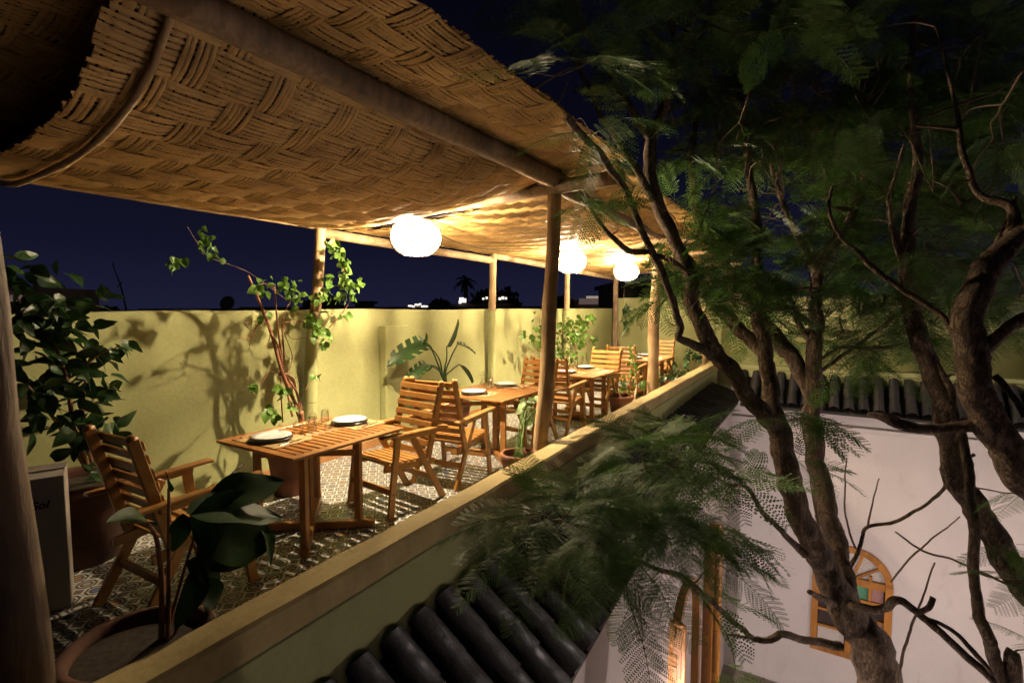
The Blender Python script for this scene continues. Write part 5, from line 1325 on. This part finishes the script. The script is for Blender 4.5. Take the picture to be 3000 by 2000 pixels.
# sprays named by where they show in the photograph
for (u, v, d, n_, sz, face, tw) in [(1690, 640, 3.9, 7, 1.0, None, 1), (1640, 620, 3.9, 7, 1.0, None, 1), (1610, 560, 3.9, 6, 1.0, None, 1), (1380, 470, 3.5, 5, .8, None, 1), (1330, 480, 3.4, 4, .7, None, 1), (1420, 520, 3.6, 4, .8, None, 1), 
        (1800, 950, 4.1, 5, 1.1, (.5, -.5, -.2), 1), (1760, 960, 4.1, 4, 1.1, (-.3, .5, -.2), 1), (1850, 960, 4.3, 5, 1.2, (.2, -.9, -.3), 1), (1880, 1080, 4.3, 3, 1.0, (.3, -.8, -.4), 1), (1830, 1060, 4.1, 3, 1.0, (.3, -.8, -.3), 1),
        (1700, 1110, 3.7, 6, 1.1, (-.2, .3, -.3), 1), (1640, 1090, 3.4, 7, 1.1, None, 1), (1590, 1060, 3.1, 7, 1.1, None, 1), (1540, 1070, 2.9, 7, 1.05, None, 1), (1480, 1080, 2.8, 7, 1.05, None, 1), (1560, 1000, 3.2, 6, 1.0, None, 1), (1610, 1000, 3.5, 5, .9, None, 1),
        (1430, 1130, 2.7, 7, 1.0, None, 1), (1500, 1160, 2.75, 7, 1.05, None, 1), (1570, 1160, 2.9, 7, 1.05, None, 1), (1380, 1170, 2.6, 6, 1.0, None, 1), (1320, 1150, 2.5, 5, .95, (-.5, .4, 0), 1), (1250, 1180, 2.4, 5, 1.0, (-.6, .5, -.1), 1), (1170, 1195, 2.25, 4, .9, (-.7, .3, -.1), 1), (1300, 1200, 2.4, 6, 1.0, None, 1), (1210, 1240, 2.3, 4, .9, (-.5, .1, -.3), 1), (1470, 1020, 2.9, 6, 1.0, None, 1), (1440, 1220, 2.65, 7, 1.0, None, 1), (1350, 1240, 2.5, 6, 1.0, (-.3, .2, -.3), 1), (1530, 1240, 2.8, 7, 1.0, None, 1), (1610, 1220, 3.1, 6, 1.05, (.3, -.5, -.2), 1), (1680, 1230, 3.4, 5, 1.1, (.4, -.7, -.2), 1), (1640, 1290, 3.2, 5, 1.1, (.4, -.6, -.4), 1),
        (1400, 1300, 2.5, 4, 1.0, (-.1, 0, -.6), 1), (1480, 1310, 2.6, 3, 1.1, (0, 0, -.7), 1), (1540, 1320, 2.8, 2, 1.0, (0, -.2, -.8), 1), (1440, 1370, 2.4, 2, 1.15, (0.1, -.25, -1), 1), (1660, 1380, 3.4, 3, .9, (.3, -.3, -.4), 1), (1690, 1540, 3.6, 4, .7, None, 1)]:
    A.rosette(at_d(u, v, d), n_ + (2 if n_ > 4 else 0), sz * 0.88, face, bool(tw))
    if n_ >= 6 and v > 980: A.rosette(at_d(u + R.uniform(-35, 35), v + R.uniform(-30, 30), d + R.uniform(.1, .35)), n_, sz * 0.75, face, True)
for (u, v, d, n_, sz, face) in [(2352, 1330, 3.4, 4, 1.0, (-.2, .9, -.2)), (2380, 1480, 3.4, 4, 1.0, (-.2, .9, .2)), (2330, 1250, 3.7, 3, .9, (0, .5, -.3)), (2360, 1130, 3.3, 3, .9, (-.2, .7, 0)), (2000, 800, 4.2, 4, 1.0, (0, .3, -.5)), (2060, 860, 4.2, 3, .9, None)]:
    C.rosette(at_d(u, v, d), n_, sz, face)
A.finish(); B.finish(); C.finish()

# ================================================================== the city beyond the walls, at night
def tufts(m, c, rx, rz, n_, s_):
    for k in range(n_):
        v = rvec(); p = Vector(c) + Vector((v.x * rx, v.y * rx, v.z * rz)) * R.uniform(.55, 1.0)
        a = rvec() * s_; b = rvec() * s_
        m.add([p, p + a, p + a + b, p + b], [(0, 1, 2, 3)])
def far_tree(name, u, v, w_px, h_px, dist, label):
    c = at_d(u, v, dist); rx = w_px * K / F * dist / 2; rz = h_px * K / F * dist / 2
    e = thing(name, (c.x, c.y, FLOOR_YARD), label, 'tree')
    m = MB(); m.tube([(c.x, c.y, FLOOR_YARD - .5), (c.x + .1, c.y, c.z)], [rx * .12 + .1, rx * .08 + .05], 8); m.build('trunk', M['bark'], e)
    m = MB(); tufts(m, c, rx, rz, 700, rx * 0.22); m.build('crown', M['night_leaf'], e)
far_tree('distant_tree', 1140, 697, 110, 62, 42, 'dark rounded tree with small lights, right of the palm beyond the wall')
far_tree('distant_tree', 1010, 702, 44, 30, 46, 'small dark tree beside the lit terrace on the skyline')
far_tree('distant_tree', 1290, 700, 56, 40, 46, 'dark tree on the skyline just behind the front post')
far_tree('distant_tree', 740, 705, 90, 40, 40, 'low dark tree crown on the skyline behind the vine leaves')
far_tree('distant_tree', 240, 718, 60, 26, 38, 'dark low treetop on the skyline at the left')
def palm(u, v, dist, h_px, label):
    c = at_d(u, v, dist); e = thing('palm_tree', (c.x, c.y, FLOOR_YARD), label, 'tree')
    px = K / F * dist
    m = MB(); m.tube([(c.x + .2, c.y, FLOOR_YARD - .5), (c.x + .1, c.y, (FLOOR_YARD + c.z) / 2), tuple(c)], [0.28, 0.22, 0.2], 8, jit=.08); m.build('trunk', M['bark'], e)
    for k in range(26):
        a = k * 2.4; el = R.uniform(-.5, 1.1); d = Vector((math.cos(a) * math.cos(el), math.sin(a) * math.cos(el), math.sin(el))); L = h_px * px * R.uniform(.8, 1.1); m = MB(); vs = []; fs = []
        side = d.cross(Vector((0, 0, 1))).normalized()
        for i in range(9):
            t = i / 8; p = c + d * L * t + Vector((0, 0, -.7 * L * t * t)); w = L * .14 * math.sin(math.pi * (0.1 + .88 * t))
            vs += [p - side * w + Vector((0, 0, -w * .5)), p, p + side * w + Vector((0, 0, -w * .5))]
            if i: o = (i - 1) * 3; fs += ([(o, o + 1, o + 4, o + 3)] if i % 2 else [(o, o + 1, o + 4)]) + ([(o + 1, o + 2, o + 5, o + 4)] if i % 2 else [(o + 1, o + 5, o + 4)])
        m.add(vs, fs); m.build('frond', M['night_leaf'], e)
palm(1069, 642, 44, 34, 'dark palm tree silhouetted on the skyline under the first lantern')
palm(1397, 690, 60, 20, 'dark palm trunk silhouetted on the skyline beside the farthest lantern')
def far_house(name, u0, u1, vtop, dist, label, mt='night', depth=8.0, roof=True):
    a = at_d(u0, vtop, dist); b = at_d(u1, vtop, dist); c = (a + b) / 2; wd = (b - a).length
    e = thing(name, (c.x, c.y, FLOOR_YARD), label, 'building')
    rot = Matrix.Rotation(YAW, 3, 'Z'); back = Vector((math.cos(YAW), math.sin(YAW), 0)) * depth / 2
    m = MB(); m.box((c.x + back.x, c.y + back.y, (c.z + FLOOR_YARD - .5) / 2), (depth, wd, c.z - FLOOR_YARD + .5), rot); m.build('wall', M[mt], e)
    if roof:
        m = MB(); m.box((c.x + back.x, c.y + back.y, c.z + 0.1), (depth + .5, wd + .4, 0.22), rot); m.build('roof_edge', M[mt], e)
    return e, rot
far_house('rooftop_house', -200, 330, 722, 30, 'long dark rooftops along the skyline at the left', depth=6)
far_house('rooftop_house', 330, 560, 716, 34, 'dark rooftops on the skyline left of the vine', depth=6)
far_house('rooftop_house', 560, 900, 711, 40, 'dark rooftops on the skyline behind the first wall post', depth=6)
far_house('rooftop_house', 815, 845, 697, 41.5, 'small dark roof hut on the skyline right of the vine leaves', depth=2)
far_house('rooftop_house', 1160, 1330, 708, 52, 'dark rooftops on the skyline behind the climbing shrub', depth=6)
h, rot = far_house('lit_rooftop', 900, 1090, 709, 50, 'distant rooftop with a row of bright terrace lights on the skyline', depth=6)
for k in range(9):
    p = at_d(940 + k * 5, 703 - (4 if k in (3, 4, 5) else 0) + R.uniform(-1, 1), 49.8); m = MB(); m.box(p, (0.16, 0.20, 0.16), rot); m.build('terrace_light', M['lit_white'], h)
m = MB(); a = at_d(938, 706, 49.9); b = at_d(986, 706, 49.9); m.bar(a, b, 0.1, 0.22); m.build('lit_band', M['lit_window'], h)
h, rot = far_house('lit_rooftop', 1040, 1175, 704, 39, 'distant rooftop with bright lamps among the trees near the palm', depth=5)
for (u, v, s_) in [(1060, 688, .3), (1066, 690, .3), (1057, 694, .2), (1110, 686, .14), (1118, 684, .16), (1148, 686, .18), (1155, 684, .2), (1162, 685, .16), (1130, 687, .12)]:
    p = at_d(u, v, 38.5); m = MB(); m.box(p, (s_, s_, s_), rot); m.build('terrace_light', M['lit_white'], h)
    m = MB(); m.tube([p, Vector((p.x, p.y, p.z - 1.2))], 0.02, 5); m.build('lamp_pole', M['night'], h)
h, rot = far_house('far_villa', 1316, 1412, 694, 48, 'pale lit villa roof on the skyline between the two far lanterns', 'far_wall', 7)
m = MB(); c = at_d(1362, 692, 47.8); m.box(c, (0.2, 2.6, 0.55), rot); m.build('lit_balcony', M['lit_wallpink'], h)
m = MB(); c = at_d(1366, 684, 48.5); m.box(c, (0.2, 1.6, 0.35), rot); m.build('lit_window', M['lit_window'], h)
m = MB(); c = at_d(1404, 692, 47.5); m.box(c, (0.2, .5, 0.8), rot); m.build('lit_window', M['lit_window'], h)
far_house('rooftop_house', 1424, 1640, 657, 24, 'tall dark house block behind the far end wall', depth=6)
h, rot = far_house('sign_tower', 1432, 1476, 662, 23, 'dark roof stair tower with a pale lit screen below the farthest lantern', depth=2)
m = MB(); c = at_d(1452, 651, 22.9); m.box(c, (0.06, .62, 0.32), rot); scr = m.build('lit_screen', M['lit_screen'], h)
for k in range(3):
    m = MB(); c = at_d(1452, 645 + k * 6, 22.85); m.box(c, (0.03, .60, 0.03), rot); m.build('screen_line', M['night'], h)
h, rot = far_house('far_villa', -60, 45, 668, 26, 'pale lit house behind the dark shrub at the left edge', 'far_wall', 5)
m = MB(); c = at_d(20, 690, 25.8); m.box(c, (0.1, 1.3, 0.55), rot); m.build('lit_wall', M['lit_wallpink'], h)
m = MB(); c = at_d(92, 668, 25.8); m.box(c, (0.1, .6, 0.9), rot); m.build('stair_tower', M['far_wall'], h)
c = at_d(522, 696, 33); e = thing('satellite_dish', (c.x, c.y, c.z - .5), 'dark round satellite dish on the skyline, left of the vine', 'dish')
m = MB(); vs = [Vector((0, 0, 0))]; fs = []
rad = 17 * K / F * 33
m.lathe([(0.001, -0.12 * rad), (rad * .5, -0.09 * rad), (rad * .85, -.03 * rad), (rad, 0.02 * rad), (rad * .98, .05 * rad), (0.001, -0.08 * rad)], 28)
w = Matrix.Translation(c) @ frame(-FW + Vector((0, 0, .25))) @ Matrix.Rotation(math.pi / 2, 4, 'Y'); m.build('reflector', M['night'], e, w)
m = MB(); m.tube([c, c - Vector((0, 0, 1.1))], .05, 6); m.build('mast', M['night'], e)
e = thing('antenna_mast', tuple(at_d(293, 722, 20)), 'thin leaning antenna mast on the skyline at the left', 'antenna')
m = MB(); m.tube([at_d(293, 724, 20), at_d(277, 655, 20), at_d(258, 605, 20)], [.035, .03, .012], 6); m.build('mast', M['night'], e)
m = MB(); m.tube([at_d(262, 612, 20), at_d(259, 601, 20)], .014, 5); m.build('tip', M['steel'], e)
m = MB(); m.tube([at_d(270, 660, 20), at_d(280, 648, 20)], .02, 5); m.build('clamp', M['night'], e)
